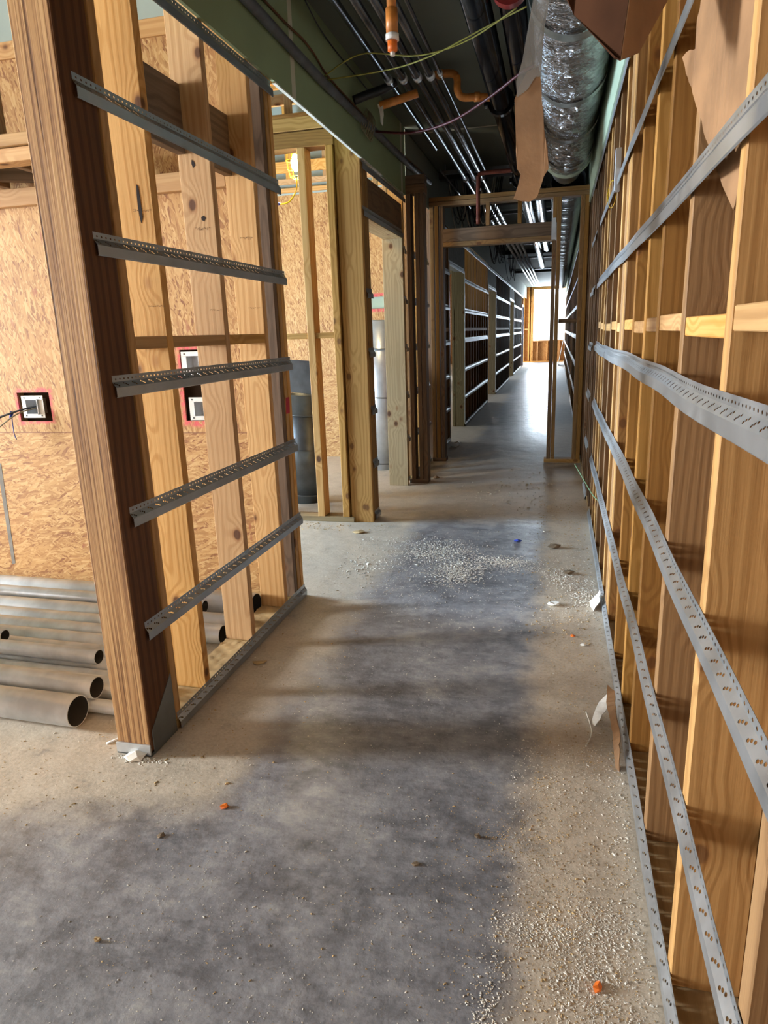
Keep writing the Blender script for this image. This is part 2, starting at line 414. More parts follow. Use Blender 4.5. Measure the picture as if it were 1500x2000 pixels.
def tube(name, pts, r, mat, parent=None, seg=20, hollow=None, caps=True, smooth=True, inner=None):
    """straight or bent tube through pts (world), one mesh"""
    bm = bmesh.new(); pts = [Vector(q) for q in pts]; p0 = parent.location if parent is not None else Vector((0, 0, 0))
    def ring(c, t, rr, upv):
        a = t.cross(upv).normalized(); b = t.cross(a).normalized()
        return [bm.verts.new(c-p0+a*rr*math.cos(2*PI*k/seg)+b*rr*math.sin(2*PI*k/seg)) for k in range(seg)]
    def sweep(rr, flip=False):
        rs = []
        for i, c in enumerate(pts):
            t = ((pts[min(i+1, len(pts)-1)]-pts[max(i-1, 0)])).normalized()
            up = Vector((0, 0, 1)) if abs(t.z) < .9 else Vector((0, 1, 0))
            rs.append(ring(c, t, rr[i] if isinstance(rr, (list, tuple)) else rr, up))
        for a, b in zip(rs, rs[1:]):
            for k in range(seg):
                q = (a[k], a[(k+1) % seg], b[(k+1) % seg], b[k]); f = bm.faces.new(q[::-1] if flip else q); f.smooth = smooth
        return rs
    o_ = sweep(r)
    if hollow:
        i_ = sweep(hollow, True)
        if inner:
            for rg in i_:
                for v_ in rg:
                    for f_ in v_.link_faces: f_.material_index = 1
            bm.faces.new(i_[0]).material_index = 1  # unseen far end closed so no light shines through the bore
        for e in (0, -1):
            for k in range(seg): bm.faces.new((o_[e][k], o_[e][(k+1) % seg], i_[e][(k+1) % seg], i_[e][k]))
    elif caps:
        bm.faces.new(o_[0]); bm.faces.new(o_[-1])
    bmesh.ops.recalc_face_normals(bm, faces=bm.faces)
    me = bpy.data.meshes.new(name); bm.to_mesh(me); bm.free()
    o = link(name, me, mat, parent)
    if inner: me.materials.append(inner)
    return o
def spline(pts, n=8):
    out = []; P = [Vector(p) for p in pts]; P = [P[0]]+P+[P[-1]]
    for i in range(1, len(P)-2):
        for k in range(n):
            t = k/n; a, b, c, d = P[i-1:i+3]
            out.append(.5*((2*b)+(c-a)*t+(2*a-5*b+4*c-d)*t*t+(3*b-a-3*c+d)*t**3))
    out.append(P[-2]); return out
def sheet(name, poly3, thick, mat, parent=None, normal=None, sub=0, jag=0.0, seed=1):
    """flat piece from a 3-D outline with real thickness, edges roughened"""
    rnd = random.Random(seed); P = [Vector(q) for q in poly3]
    if jag:
        Q = []
        for a, b in zip(P, P[1:]+P[:1]):
            n = max(1, int((b-a).length/.02))
            for k in range(n):
                q = a.lerp(b, k/n)
                if k: q = q+Vector((rnd.uniform(-1, 1), rnd.uniform(-1, 1)*.3, rnd.uniform(-1, 1)))*jag
                Q.append(q)
        P = Q
    p0 = parent.location if parent is not None else Vector((0, 0, 0))
    bm = bmesh.new(); f = bm.faces.new([bm.verts.new(q-p0) for q in P])
    bmesh.ops.triangulate(bm, faces=[f])
    me = finish(bm, name); o = link(name, me, mat, parent)
    sm = o.modifiers.new('thickness', 'SOLIDIFY'); sm.thickness = thick; sm.offset = 0
    return o
def panel_xz(name, y0, y1, x0, x1, z0, z1, holes, mat, parent=None):
    """board in the XZ plane with rectangular cut-outs"""
    xs = sorted({x0, x1, *[h[0] for h in holes], *[h[1] for h in holes]}); zs = sorted({z0, z1, *[h[2] for h in holes], *[h[3] for h in holes]})
    bm = bmesh.new()
    for a, b in zip(xs, xs[1:]):
        for c, d in zip(zs, zs[1:]):
            mx_, mz_ = (a+b)/2, (c+d)/2
            if any(h[0] < mx_ < h[1] and h[2] < mz_ < h[3] for h in holes): continue
            bm_box(bm, (a, y0, c), (b, y1, d))
    bmesh.ops.remove_doubles(bm, verts=bm.verts, dist=1e-5)
    # drop the interior faces two cells share
    seen = {}
    for f in list(bm.faces): seen.setdefault(tuple(sorted(v.index for v in f.verts)), []).append(f)
    return link(name, finish(bm, name), mat, parent)

# ------------------------------------------------------------------ large structure
FL = tag(box('floor', (-11.4, -4.2, -.12), (3.0, 36.5, 0), CONC, bev=0), 'dusty concrete floor of the corridor and rooms', 'floor', kind='structure')
ZC = 3.42
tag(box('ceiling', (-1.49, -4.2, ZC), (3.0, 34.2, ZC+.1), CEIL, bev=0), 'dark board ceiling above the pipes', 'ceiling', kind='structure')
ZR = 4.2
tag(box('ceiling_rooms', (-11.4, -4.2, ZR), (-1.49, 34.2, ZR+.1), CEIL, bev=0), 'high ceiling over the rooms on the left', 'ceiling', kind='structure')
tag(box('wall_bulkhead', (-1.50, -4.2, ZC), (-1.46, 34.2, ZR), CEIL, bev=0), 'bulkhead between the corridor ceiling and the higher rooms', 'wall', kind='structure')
OUT = simple('site_ground', '#b9b3a6', .9)
tag(box('ground_outside', (-40, 36.5, -.3), (40, 80, -.2), OUT, bev=0), 'pale ground outside beyond the end window', 'ground', kind='structure')
far = empty('building_outside', (-3, 60, -.2), 'pale building seen outside through the end window', 'building')
box('wall', (-16, 60, -.2), (14, 66, 4.2), simple('pale_render', '#e4e6e2', .8), far, 0)
for i in range(3): box('window', (-4.6+i*1.3, 59.95, 1.3), (-3.7+i*1.3, 60.0, 3.0), simple('far_glass', '#a9c0b8', .3), far, 0)
tag(box('wall_outer_right', (2.9, -4.2, 0), (3.0, 34.2, ZC), OSB_C, bev=0), 'outer wall beyond the right hand framing', 'wall', kind='structure')
def ywall_x(name, x0, x1, y0, y1, openings, mat, label):
    bm = bmesh.new(); zs0, zs1 = 0, 4.2
    ys = sorted({y0, y1, *[o[0] for o in openings], *[o[1] for o in openings]}); zs = sorted({zs0, zs1, *[o[2] for o in openings], *[o[3] for o in openings]})
    for a, b in zip(ys, ys[1:]):
        for c, d in zip(zs, zs[1:]):
            if any(o[0] < (a+b)/2 < o[1] and o[2] < (c+d)/2 < o[3] for o in openings): continue
            bm_box(bm, (x0, a, c), (x1, b, d))
    return tag(link(name, finish(bm, name), mat), label, 'wall', kind='structure')
ywall_x('wall_outer_left', -6.4, -6.3, 3.68, 9.0, [(3.75, 5.3, .05, 2.4), (6.1, 7.9, .9, 2.5)], OSB_C, 'outer wall of the rooms with window openings')
ywall_x('wall_room_left', -11.3, -11.2, -4.2, 3.7, [(-.75, 1.45, .7, 3.1)], OSB_C, 'far left wall of the near room with a window opening')
tag(box('wall_rear', (-11.3, -4.2, 0), (3.0, -4.1, 4.2), OSB_C, bev=0), 'strand board wall closing the space at the rear', 'wall', kind='structure')
tag(box('wall_side_rooms', (-5.3, 8.6, 0), (-5.2, 34.2, 4.2), OSB_C, bev=0), 'far wall of the side rooms along the corridor', 'wall', kind='structure')

# ------------------------------------------------------------------ right wall
XR, DEP, TH = .30, .15, .045
wr = empty('wall_right', (.375, 0, 0), 'long open stud wall with slotted steel channels on the right of the corridor', 'wall', kind='structure')
ys = [-.08, .42, .875, 1.375, 1.86, 2.32, 2.655, 3.06, 3.50, 3.56, 3.62, 3.68, 3.93, 4.33, 4.80, 5.02, 5.36, 5.70]
for i, y in enumerate(ys):
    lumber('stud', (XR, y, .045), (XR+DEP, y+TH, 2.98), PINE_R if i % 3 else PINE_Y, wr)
y = 6.1; k = 0
darks = [5.94, 6.35, 6.62, 7.05, 7.5, 7.62, 8.05]
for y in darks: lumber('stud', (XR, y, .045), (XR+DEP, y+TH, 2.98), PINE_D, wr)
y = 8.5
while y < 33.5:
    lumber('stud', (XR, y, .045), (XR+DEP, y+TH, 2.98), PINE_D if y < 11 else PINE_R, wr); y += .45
lumber('bottom_plate', (XR, -.6, 0), (XR+DEP, 33.9, .045), PLATE, wr)
lumber('top_plate', (XR, -.6, 2.98), (XR+DEP, 33.9, 3.07), PINE_Y, wr)
zb = 1.575
alls = sorted(ys+darks)
for a, b in zip(ys, ys[1:]):
    if b-a > .15:
        j = random.uniform(-.012, .012)
        lumber('blocking', (XR+.004, a+TH, zb-.045+j), (XR+DEP-.01, b, zb+j), PINE if a > 1 else PINE_Y, wr)
for z, wb, sd in ((2.32, .004, 1), (1.875, .004, 2), (1.395, .007, 3), (.955, .006, 4), (.50, .006, 5), (.043, .003, 6)):
    channel('steel_channel', XR, (-.3, 5.80), z, -1, wr, wb, seed=sd)
    channel('steel_channel', XR, (6.38, 7.02), z-.02, -1, wr, .002, seed=sd+10)
    channel('steel_channel', XR, (8.5, 16.4), z, -1, wr, .003, seed=sd+20)
    channel('steel_channel', XR, (16.7, 33.4), z, -1, wr, .003, seed=sd+30)
channel('steel_channel', XR, (-.3, 7.4), 2.80, -1, wr, .003, seed=50)
channel('steel_channel', XR, (8.5, 33.4), 2.80, -1, wr, .003, seed=51)
box('green_drywall', (XR-.016, -.6, 2.84), (XR, 33.9, ZC), GREENR, wr, 0)
box('sheathing', (XR+DEP, -.6, 0), (XR+DEP+.012, 33.9, ZC), simple('brown_sheathing', '#7d5a38', .8), wr, 0)
# overlap sleeve joints where channels are lapped
for z in (1.875, 1.395): box('channel_joint', (XR-.0165, 4.55, z-.036), (XR-.0150, 4.56, z), GALVD, wr, 0)

# ------------------------------------------------------------------ left: upper green band
XL = -1.475
wl = tag(box('wall_left', (XL, -3.8, 2.83), (XL+.016, 6.93, ZC), GREEN, bev=0), 'green drywall band above the stud partition with pale taped seams', 'wall', kind='structure')
box('edge_trim', (XL-.001, 3.72, 2.822), (XL+.018, 6.0, 2.83), simple('torn_paper_edge', '#cfd0c4', .7), wl, 0)

# ------------------------------------------------------------------ left near partition
pt = empty('stud_partition', (-1.55, 2.86, 0), 'open pine stud partition with five dark slotted channels and a thick strand lumber post at its end', 'partition')
D0 = XL-.15
post = lumber('post', (XL-.145, 2.005, .015), (XL, 2.175, ZC), LVL, pt, .004)
box('post_side', (XL, 2.006, .02), (XL+.0015, 2.174, ZC), LVLD, pt, 0)['label'] = 'dark brown side of the post'  # thin sheet in a darker brown than the post
st = box('base_strap', (XL+.0015, 2.02, .0), (XL+.005, 2.186, .26), GALVD, pt, .001); st['label'] = 'grey steel strap at the foot of the post'
bm = bmesh.new(); st.modifiers
# cut the strap's top on a slope
for v in st.data.vertices:
    if v.co.z > .2: v.co.z -= (.16 if v.co.y+2.86 < 2.1 else 0)
box('base_clip', (XL-.147, 1.996, .008), (XL+.002, 2.004, .05), GALV, pt, .001)['label'] = 'galvanised clip across the post foot'
box('base_plate_edge', (XL-.147, 2.0, .0), (XL+.003, 2.18, .012), GALVD, pt, 0)
for i, (a, mt) in enumerate(((2.192, PINE_Y), (2.448, PINE), (2.94, PINE), (3.388, PINE), (3.545, PINE_D), (3.60, PINE_Y), (3.65, PINE))):
    lumber('stud', (D0, a, .045), (XL, a+TH-.003, ZC-.045), mt, pt)
lumber('bottom_plate', (D0, 2.19, 0), (XL, 3.70, .045), PLATE, pt)
lumber('top_plate', (D0, 2.19, ZC-.045), (XL, 3.70, ZC), PINE_Y, pt)
for a, b in ((2.235, 2.448), (2.49, 2.94), (2.982, 3.388)):
    lumber('blocking', (XL-.135, a, 1.525), (XL-.002, b, 1.57), PINE_Y, pt)
for a, b in ((2.49, 2.94), (2.982, 3.388)):
    lumber('backing_block', (XL-.15, a, 2.33), (XL-.11, b, 2.60), PINE_D, pt)
for i, z in enumerate((2.325, 1.865, 1.405, .94, .495)):
    channel('steel_channel', XL, (2.065, 3.71), z, 1, pt, .001, seed=60+i)
channel('steel_channel', XL, (2.20, 3.70), .037, 1, pt, .001, seed=66)
channel('steel_channel', XL, (2.1, 3.69), 2.785, 1, pt, .001, seed=67)
sp = box('paint_mark', (XL, 3.60, 1.13), (XL+.0006, 3.655, 1.22), simple('red_paint', '#b5273c', .7), pt, 0)
for v in sp.data.vertices:
    if v.co.z > 1.2-0: v.co.y += .008
sp['label'] = 'red spray paint dab'

# ------------------------------------------------------------------ room A: strand board wall
wa = empty('wall_room', (-3.5, 3.6, 0), 'strand board wall of the left room behind the partition', 'wall', kind='structure')
panel_xz('strand_board', 3.55, 3.562, -11.2, -1.63, 0, 3.04, [(-3.215, -2.985, 1.10, 1.275), (-2.075, -1.86, 1.10, 1.50)], OSB_A, None).parent = wa
bpy.data.objects['strand_board'].location = (3.5, -3.6, 0)
panel_xz('cavity_back', 3.66, 3.672, -11.2, -1.63, 0, 4.2, [], DARK, None).parent = wa
bpy.data.objects['cavity_back'].location = (3.5, -3.6, 0)
for x in (-6.2, -5.4, -4.6, -3.8, -3.3, -2.93, -2.4, -1.82):
    lumber('stud', (x, 3.562, .045), (x+.04, 3.66, ZC), PINE_Y, wa)
lumber('top_board', (-6.2, 3.535, 3.04), (-1.64, 3.56, 3.12), PINE, wa)
box('upper_drywall', (-11.2, 3.545, 3.12), (-1.63, 3.56, 4.2), BLUEB, wa, 0)
# furr-down framing high on that wall
fd = empty('soffit_framing', (-3.9, 3.2, 2.3), 'pine soffit framing fixed high on the strand board wall', 'framing')
lumber('ledger', (-6.2, 3.50, 2.31), (-1.68, 3.548, 2.40), PINE, fd)
lumber('front_rail', (-6.2, 3.02, 2.40), (-2.0, 3.12, 2.46), PINE, fd)
lumber('front_rail', (-6.2, 3.00, 2.463), (-2.0, 3.12, 2.515), PINE_Y, fd)
for x in (-5.6, -4.9, -4.1, -3.42, -3.02, -2.62, -2.22):
    lumber('joist', (x, 3.12, 2.40), (x+.042, 3.50, 2.50), PINE_D if x > -3.2 else PINE_Y, fd)
lumber('diagonal_board', (-3.6, 3.3, 2.42), (-2.7, 3.34, 2.50), PINE_D, fd, rot=(0, 0, .5))
for x in (-4.2, -3.45, -2.66): lumber('upright', (x, 3.03, 2.515), (x+.042, 3.11, ZC), PINE_D if x > -3 else PINE_Y, fd)

# electrical boxes
def ebox(cx, cz, w_, h_, label, wires=False, wcol=None):
    t = empty('electrical_box', (cx, 3.545, cz), label, 'electrical box')
    bm = bmesh.new(); a = w_/2; b = h_/2; y0, y1 = -.008, -.003
    for (x0, x1, z0, z1) in ((-a, a, b*.62, b), (-a, a, -b, -b*.62), (-a, -a*.5, -b*.62, b*.62), (a*.5, a, -b*.62, b*.62)):
        bm_box(bm, (x0, y0, z0), (x1, y1, z1), .0008)
    link('face_plate', finish(bm, 'face_plate'), TILEY, t)
    bm = bmesh.new()
    for (x0, x1, z0, z1) in ((-a*.55, -a*.5, -b*.65, b*.65), (a*.5, a*.55, -b*.65, b*.65), (-a*.55, a*.55, b*.62, b*.67), (-a*.55, a*.55, -b*.67, -b*.62)):
        bm_box(bm, (x0, -.02, z0), (x1, .055, z1))
    bm_box(bm, (-a*.55, .055, -b*.67), (a*.55, .058, b*.67))
    link('housing', finish(bm, 'housing'), GALV, t)
    for sx in (-.72, .72):
        for sz in (-.8, .8):
            bm = bmesh.new(); bm_box(bm, (sx*a-.004, -.0100, sz*b-.004), (sx*a+.004, -.0078, sz*b+.004)); link('screw', finish(bm, 'screw'), BLACKR, t)
    return t
ebox(-3.10, 1.19, .155, .135, 'steel wall box with loose wires, in the cut-out beside the thick post')
ebox(-1.985, 1.425, .15, .13, 'upper of two wall boxes behind the studs')
ebox(-1.965, 1.17, .15, .13, 'lower of two wall boxes behind the studs')
wi = empty('loose_wires', (-3.1, 3.5, 1.18), 'dark loose wires with a blue connector hanging out of the wall box', 'wires')
for i, (dz, dx) in enumerate(((0, 0), (.01, .01), (-.05, .02))):
    tube('wire', spline([(-3.10, 3.56, 1.19+dz*.2), (-3.16, 3.47, 1.17+dz*.3), (-3.30+dx, 3.42, 1.12+dz), (-3.45+dx, 3.40, 1.05+dz*2)]), .0045, (BLACKR, GREYC, TANC)[i], wi, 6)
tube('wire', spline([(-3.12, 3.54, 1.18), (-3.19, 3.47, 1.16), (-3.20, 3.46, 1.05), (-3.19, 3.46, 1.0)]), .003, BLUEP, wi, 6)
tube('wire_connector', [(-3.195, 3.465, 1.17), (-3.21, 3.46, 1.13)], [.009, .005], BLUEP, wi, 8)

# ------------------------------------------------------------------ second wall: front of the back room (runs along X at y 5.35)
w2 = empty('back_room_framing', (-2.4, 5.42, 0), 'pine stud framing across the front of the lamp-lit back room', 'framing')
lumber('bottom_plate', (-6.2, 5.35, 0), (-1.64, 5.49, .045), PLATE, w2)
lumber('top_plate', (-6.2, 5.35, 3.05), (-1.67, 5.49, 3.14), PINE_Y, w2)
lumber('top_plate', (-6.2, 5.35, 2.93), (-1.67, 5.49, 3.04), PINE_R, w2)
for x in (-5.5, -4.7, -3.9, -3.1, -2.52): lumber('stud', (x, 5.35, .045), (x+.06, 5.49, 2.93), PINE_Y, w2)
lumber('stud', (-1.96, 5.35, .045), (-1.90, 5.49, 2.93), PINE, w2)
lumber('stud', (-1.735, 5.35, .045), (-1.68, 5.49, 2.93), PINE_Y, w2)
lumber('blocking', (-2.46, 5.36, 1.53), (-1.96, 5.48, 1.575), PINE_Y, w2)
lumber('blocking', (-1.90, 5.36, 1.53), (-1.735, 5.48, 1.575), PINE_Y, w2)
# door framing in the corridor wall line, y 5.4 - 7.0
df = empty('door_framing', (-1.55, 6.2, 0), 'pine framing of the first side doorway with a deep header and pale jamb', 'door frame')
D1 = XL-.19
for a, b, mt in ((5.37, 5.415, PINE_Y), (5.42, 5.465, PINE_R), (5.47, 5.515, PINE_R), (5.52, 5.575, PINE_R)):
    lumber('stud', (D1, a, .0), (XL, b, ZC), mt, df)
lumber('header', (D1+.02, 5.575, 2.47), (XL-.002, 6.80, 2.73), PINE_D, df)
lumber('header_underside', (D1, 5.575, 2.43), (XL-.004, 6.80, 2.47), JAMB, df)
lumber('top_plate', (D1, 5.58, 3.02), (XL, 6.89, 3.07), PINE_Y, df)
lumber('jamb', (XL-.20, 6.80, .0), (XL, 6.845, 2.43), JAMB, df)['label'] = 'pale wide jamb board'
lumber('stud', (XL-.16, 6.85, .045), (XL, 6.89, 3.02), PINE_Y, df)
for a in (5.86, 6.28, 6.62): lumber('cripple_stud', (XL-.14, a, 2.73), (XL-.1, a+.04, 3.02), PINE, df)
for i, z in enumerate((1.865, 1.405, .94, .495, .05)):
    channel('steel_channel', XL, (5.42, 5.585), z, 1, df, 0, seed=70+i)
    channel('steel_channel', XL, (6.83, 6.92), z, 1, df, 0, seed=80+i)
channel('steel_channel', XL, (6.83, 6.92), 2.33, 1, df, 0, seed=85)
channel('steel_channel', XL, (5.40, 6.80), 2.465, 1, df, 0, seed=86)
channel('steel_channel', XL, (5.40, 6.92), 2.795, 1, df, 0, seed=87)
# wall between the pier and cross frame
ws = empty('dark_stud_wall', (-1.55, 7.6, 0), 'short dark stud wall between the first doorway and the cross frame', 'framing')
for a in (7.12, 7.22, 7.55, 7.95, 8.02): lumber('stud', (XL-.15, a, .045), (XL, a+.042, 3.02), PINE_R, ws)
lumber('bottom_plate', (XL-.15, 7.1, 0), (XL, 8.2, .045), PLATE, ws)
lumber('top_plate', (XL-.15, 7.0, 3.02), (XL, 8.2, 3.07), PINE_D, ws)
for i, z in enumerate((2.325, 1.865, 1.405, .94, .495, .05)): channel('steel_channel', XL, (7.25, 8.15), z, 1, ws, 0, seed=90+i)
# pier standing proud into corridor
pr = empty('stud_pier', (-1.38, 6.99, 0), 'narrow dark pier of weathered studs standing out from the left wall', 'framing')
lumber('bottom_plate', (-1.47, 6.93, 0), (-1.285, 7.07, .045), PINE_D, pr)
lumber('stud', (-1.46, 6.93, .045), (-1.415, 7.07, 2.84), PINE_D, pr)
lumber('stud', (-1.375, 6.93, .045), (-1.335, 7.07, 2.84), PINE_D, pr)
lumber('stud', (-1.33, 6.93, .045), (-1.285, 7.07, 2.84), PINE_D, pr)
lumber('top_plate', (-1.47, 6.93, 2.84), (-1.275, 7.07, 2.92), PINE_D, pr)
lumber('top_plate', (-1.47, 6.93, 2.925), (-1.275, 7.07, 3.0), PINE_D, pr)

# ------------------------------------------------------------------ cross frame with doorway at y 8.2
cf = empty('cross_frame', (-.55, 8.27, 0), 'dark stud frame across the corridor with a doorway and narrow side bay', 'door frame')
Y0, Y1 = 8.2, 8.34
for x in (-1.455, -1.40, -1.345): lumber('stud', (x, Y0, .045), (x+.044, Y1, 2.92), PINE_R if x < -1.35 else PINE_D, cf)
lumber('bottom_plate', (-1.46, Y0, 0), (-1.29, Y1, .045), PINE_D, cf)
lumber('top_plate', (-1.46, Y0, 2.92), (.298, Y1, 2.965), PINE_R, cf)
lumber('top_plate', (-1.46, Y0, 2.97), (.298, Y1, 3.015), PINE_R, cf)
lumber('header', (-1.30, Y0, 2.535), (-.062, Y1, 2.675), PINE_D, cf)
lumber('header_plate', (-1.30, Y0, 2.485), (-.062, Y1, 2.533), PINE_R, cf)
for x in (-.82, -.47): lumber('cripple_stud', (x, Y0, 2.68), (x+.044, Y0+.09, 2.92), PINE_R, cf)
for x, mt in ((-.092, PINE_D), (-.045, PINE_R)): lumber('stud', (x, Y0, .045), (x+.044, Y1, 2.92 if x > -.06 else 2.48), mt, cf)
lumber('stud', (-.09, Y0, 2.68), (-.046, Y1, 2.92), PINE_R, cf)
lumber('bottom_plate', (-.12, Y0, 0), (.296, Y1, .045), PINE_Y, cf)
for x in (.20, .246): lumber('stud', (x, Y0, .045), (x+.044, Y1, 2.92), PINE_R, cf)
lumber('blocking', (0, Y0+.02, 1.60), (.20, Y1-.02, 1.645), PINE_D, cf)
bm = bmesh.new(); bm_box(bm, (-.102, Y0-.0012, 2.49), (-.055, Y0-.0002, 2.71))
for k in range(12): bm_box(bm, (-.10+(k % 2)*.035, Y0-.002, 2.50+k*.017), (-.094+(k % 2)*.035, Y0, 2.508+k*.017))
link('nail_plate', finish(bm, 'nail_plate'), GALV, cf, (.55, -8.27, 0))

# ------------------------------------------------------------------ left wall beyond the cross frame
far_bays = [(8.36, 9.75, 'short dark stud bay right behind the cross frame'), (11.36, 15.3, 'first long stud bay beyond the cross frame, lit amber at the top'),
            (17.26, 22.3, 'second long stud bay along the far left of the corridor'), (24.4, 29.6, 'third long stud bay along the far left of the corridor')]
for bi, (a, b, lab) in enumerate(far_bays):
    fb = empty('stud_bay', (-1.55, (a+b)/2, 0), lab, 'framing', 'stud bays along the far left wall')
    y = a
    lumber('jamb', (XL-.20, a, 0), (XL, a+.045, 2.98), PINE_DJ if bi else PINE_D, fb)
    y = a+.06 if bi else a+.3
    while y < b-.1:
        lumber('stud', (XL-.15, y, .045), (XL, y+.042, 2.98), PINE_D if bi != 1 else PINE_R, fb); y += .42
    lumber('stud', (XL-.15, b-.045, .045), (XL, b, 2.98), PINE_R, fb)
    lumber('bottom_plate', (XL-.15, a+.05, 0), (XL, b-.05, .045), PLATE, fb)
    lumber('blocking', (XL-.14, a+.05, 1.55), (XL+.001, b-.05, 1.60), PINE, fb)
    for yy in (a, b-.012): box('corner_bead', (XL+.001, yy, .05), (XL+.014, yy+.012, 2.46), GALV, fb, .001)
    lumber('top_plate', (XL-.15, a, 2.98), (XL-.001, b, 3.07), PINE_R, fb)
    box('sheathing', (XL-.162, a, 0), (XL-.15, b, 2.98 if bi != 1 else 1.9), OSB_C, fb, 0)
    for i, z in enumerate((2.325, 1.865, 1.405, .94, .495, .04)): channel('steel_channel', XL, (a+.02, b), z, 1, fb, .003, seed=200+bi*10+i)
for a, b in ((9.75, 11.36), (15.3, 17.26), (22.3, 24.4)):
    hd = empty('door_header', (-1.55, (a+b)/2, 2.45), 'grey board header above the %s side doorway beyond the cross frame' % {9.75: 'first', 15.3: 'second', 22.3: 'third'}[a], 'door header')
    box('board', (XL-.15, a, 2.46), (XL, b, 2.98), simple('grey_header_board', '#6f6e66', .8), hd, 0)
    channel('steel_channel', XL, (a, b), 2.46, 1, hd, 0, seed=int(a*10))
ub = empty('wall_left_upper', (-1.47, 20, 2.9), 'grey green drywall band above the far left stud bays with a long steel channel', 'wall', kind='structure')
box('green_drywall', (XL+.0005, 7.0, 2.90), (XL+.008, 33.9, ZC), drywall('grey_green_board', '#8d968c'), ub, 0)
channel('steel_channel', XL+.004, (8.36, 31.0), 2.84, 1, ub, .002, seed=301)
# door frame near the end
ed = empty('door_2', (-1.46, 30.4, 0), 'blue grey steel door frame near the end of the corridor on the left', 'door', kind='structure')
for y in (29.7, 31.0): box('frame', (XL-.02, y, 0), (XL+.03, y+.09, 2.45), simple('blue_primed_steel', '#7a86a8', .5), ed, .002)
box('frame_head', (XL-.02, 29.7, 2.45), (XL+.03, 31.09, 2.53), simple('blue_primed_steel_head', '#7a86a8', .5), ed, .002)
lumber('stud', (XL-.15, 31.1, 0), (XL, 31.15, 2.98), PINE_Y, ed)
# ------------------------------------------------------------------ end wall with window opening
we = empty('wall_end', (-.5, 34, 0), 'pine and strand board end wall bright with daylight', 'wall', kind='structure')
WX0, WX1, WZ0, WZ1 = -1.14, .45, 1.0, 3.30
panel_xz('strand_board', 34.08, 34.1, -6.3, 3.0, 0, 4.2, [(WX0, WX1, WZ0, WZ1)], OSB_C, None).parent = we
bpy.data.objects['strand_board.001'].location = (.5, -34, 0)
for x in (-1.60, -1.36, -1.25, -1.19, -.95, -.5, .05, .46, .52, .9): 
    lumber('stud', (x, 33.94, .045), (x+.05, 34.08, ZC if not WX0-.02 < x < WX1 else 1.0), PINE, we)
lumber('bottom_plate', (-1.7, 33.94, 0), (1.0, 34.08, .045), PINE, we)
lumber('header', (-1.2, 33.94, 3.30), (.5, 34.08, ZC), PINE_Y, we)
lumber('blocking', (-1.55, 33.95, 1.5), (-1.36, 34.07, 1.55), PINE, we)
wn = empty('window_1', (-.35, 34.05, 1.0), 'wide unglazed window opening full of white daylight at the corridor end', 'window', kind='structure')
lumber('window_sill', (WX0, 33.94, WZ0-.045), (WX1, 34.1, WZ0), PINE, wn)
for x in (WX0-.045, WX1): lumber('window_frame', (x, 33.95, WZ0-.045), (x+.045, 34.09, WZ1), PINE, wn)
pl = empty('leaning_panel', (.2, 31, 0), 'pale sheet leaning on the right wall near the end window', 'panel')
sheet('board', [(.27, 30.2, 1.25), (.05, 30.2, .0), (.05, 31.6, .0), (.27, 31.6, 1.25)], .012, BLUEB, pl)

# ------------------------------------------------------------------ back room: strand board, upper framing, ducts, lamp
wb = empty('wall_back_room', (-3, 8.5, 0), 'strand board wall at the far side of the back room', 'wall', kind='structure')
panel_xz('strand_board', 8.45, 8.462, -6.2, -1.63, 0, 3.22, [(-2.35, -1.95, 1.85, 1.99)], OSB_B, None).parent = wb
bpy.data.objects['strand_board.002'].location = (3, -8.5, 0)
box('cavity_panel', (-6.2, 8.5, 0), (-1.63, 8.52, 4.2), GREENR, wb, 0)
box('upper_drywall', (-6.2, 8.44, 3.22), (-1.63, 8.45, 4.2), BLUEB, wb, 0)
tr = empty('truss_framing', (-3.6, 7, 3.1), 'pine truss boards below the ceiling of the back room', 'framing')
for y, z, h_, mt in ((8.10, 3.60, .09, PINE), (8.22, 3.42, .12, PINE), (8.30, 3.31, .06, PINE), (8.38, 3.235, .05, PINE), (5.85, 3.25, .07, PINE_Y), (5.95, 3.42, .08, PINE), (6.0, 3.60, .09, PINE_Y), (6.9, 3.86, .09, PINE), (6.48, 3.345, .09, PINE_Y)):
    lumber('chord', (-6.2, y, z), (-1.70, y+.04, z+h_), mt, tr)
for x in (-4.4, -3.6, -3.18, -2.72, -2.2): lumber('web_board', (x, 8.26, 3.36), (x+.09, 8.29, 4.18), PINE_Y, tr)
for x in (-3.2, -2.25, -1.9): lumber('web_board', (x, 5.90, 3.32), (x+.06, 5.94, 4.18), PINE_Y, tr)
def floor_duct(loc, w_, d_, h_, lean, label, mat, rz=0):
    t = empty('sheet_metal_duct', loc, label, 'duct'); t.rotation_euler = (lean[0], lean[1], rz)
    bm = bmesh.new()
    bmesh.ops.create_cone(bm, segments=24, radius1=w_*.5, radius2=w_*.56, depth=h_, cap_ends=False, matrix=Matrix.Translation((0, 0, h_/2)) @ Matrix.Diagonal((1, d_/w_, 1, 1)))
    me = finish(bm, 'duct_body', True); o = link('duct_body', me, mat, t); sm = o.modifiers.new('t', 'SOLIDIFY'); sm.thickness = .003
    for k, z in enumerate((.08, h_*.5, h_*.82)):
        bm = bmesh.new(); bmesh.ops.create_cone(bm, segments=24, radius1=w_*.5+.012+z/h_*w_*.06, radius2=w_*.5+.012+z/h_*w_*.06, depth=.012, cap_ends=False, matrix=Matrix.Translation((0, 0, z)) @ Matrix.Diagonal((1, d_/w_, 1, 1)))
        o = link('seam_band', finish(bm, 'seam_band', True), GALVD, t); sm = o.modifiers.new('t', 'SOLIDIFY'); sm.thickness = .003
    return t
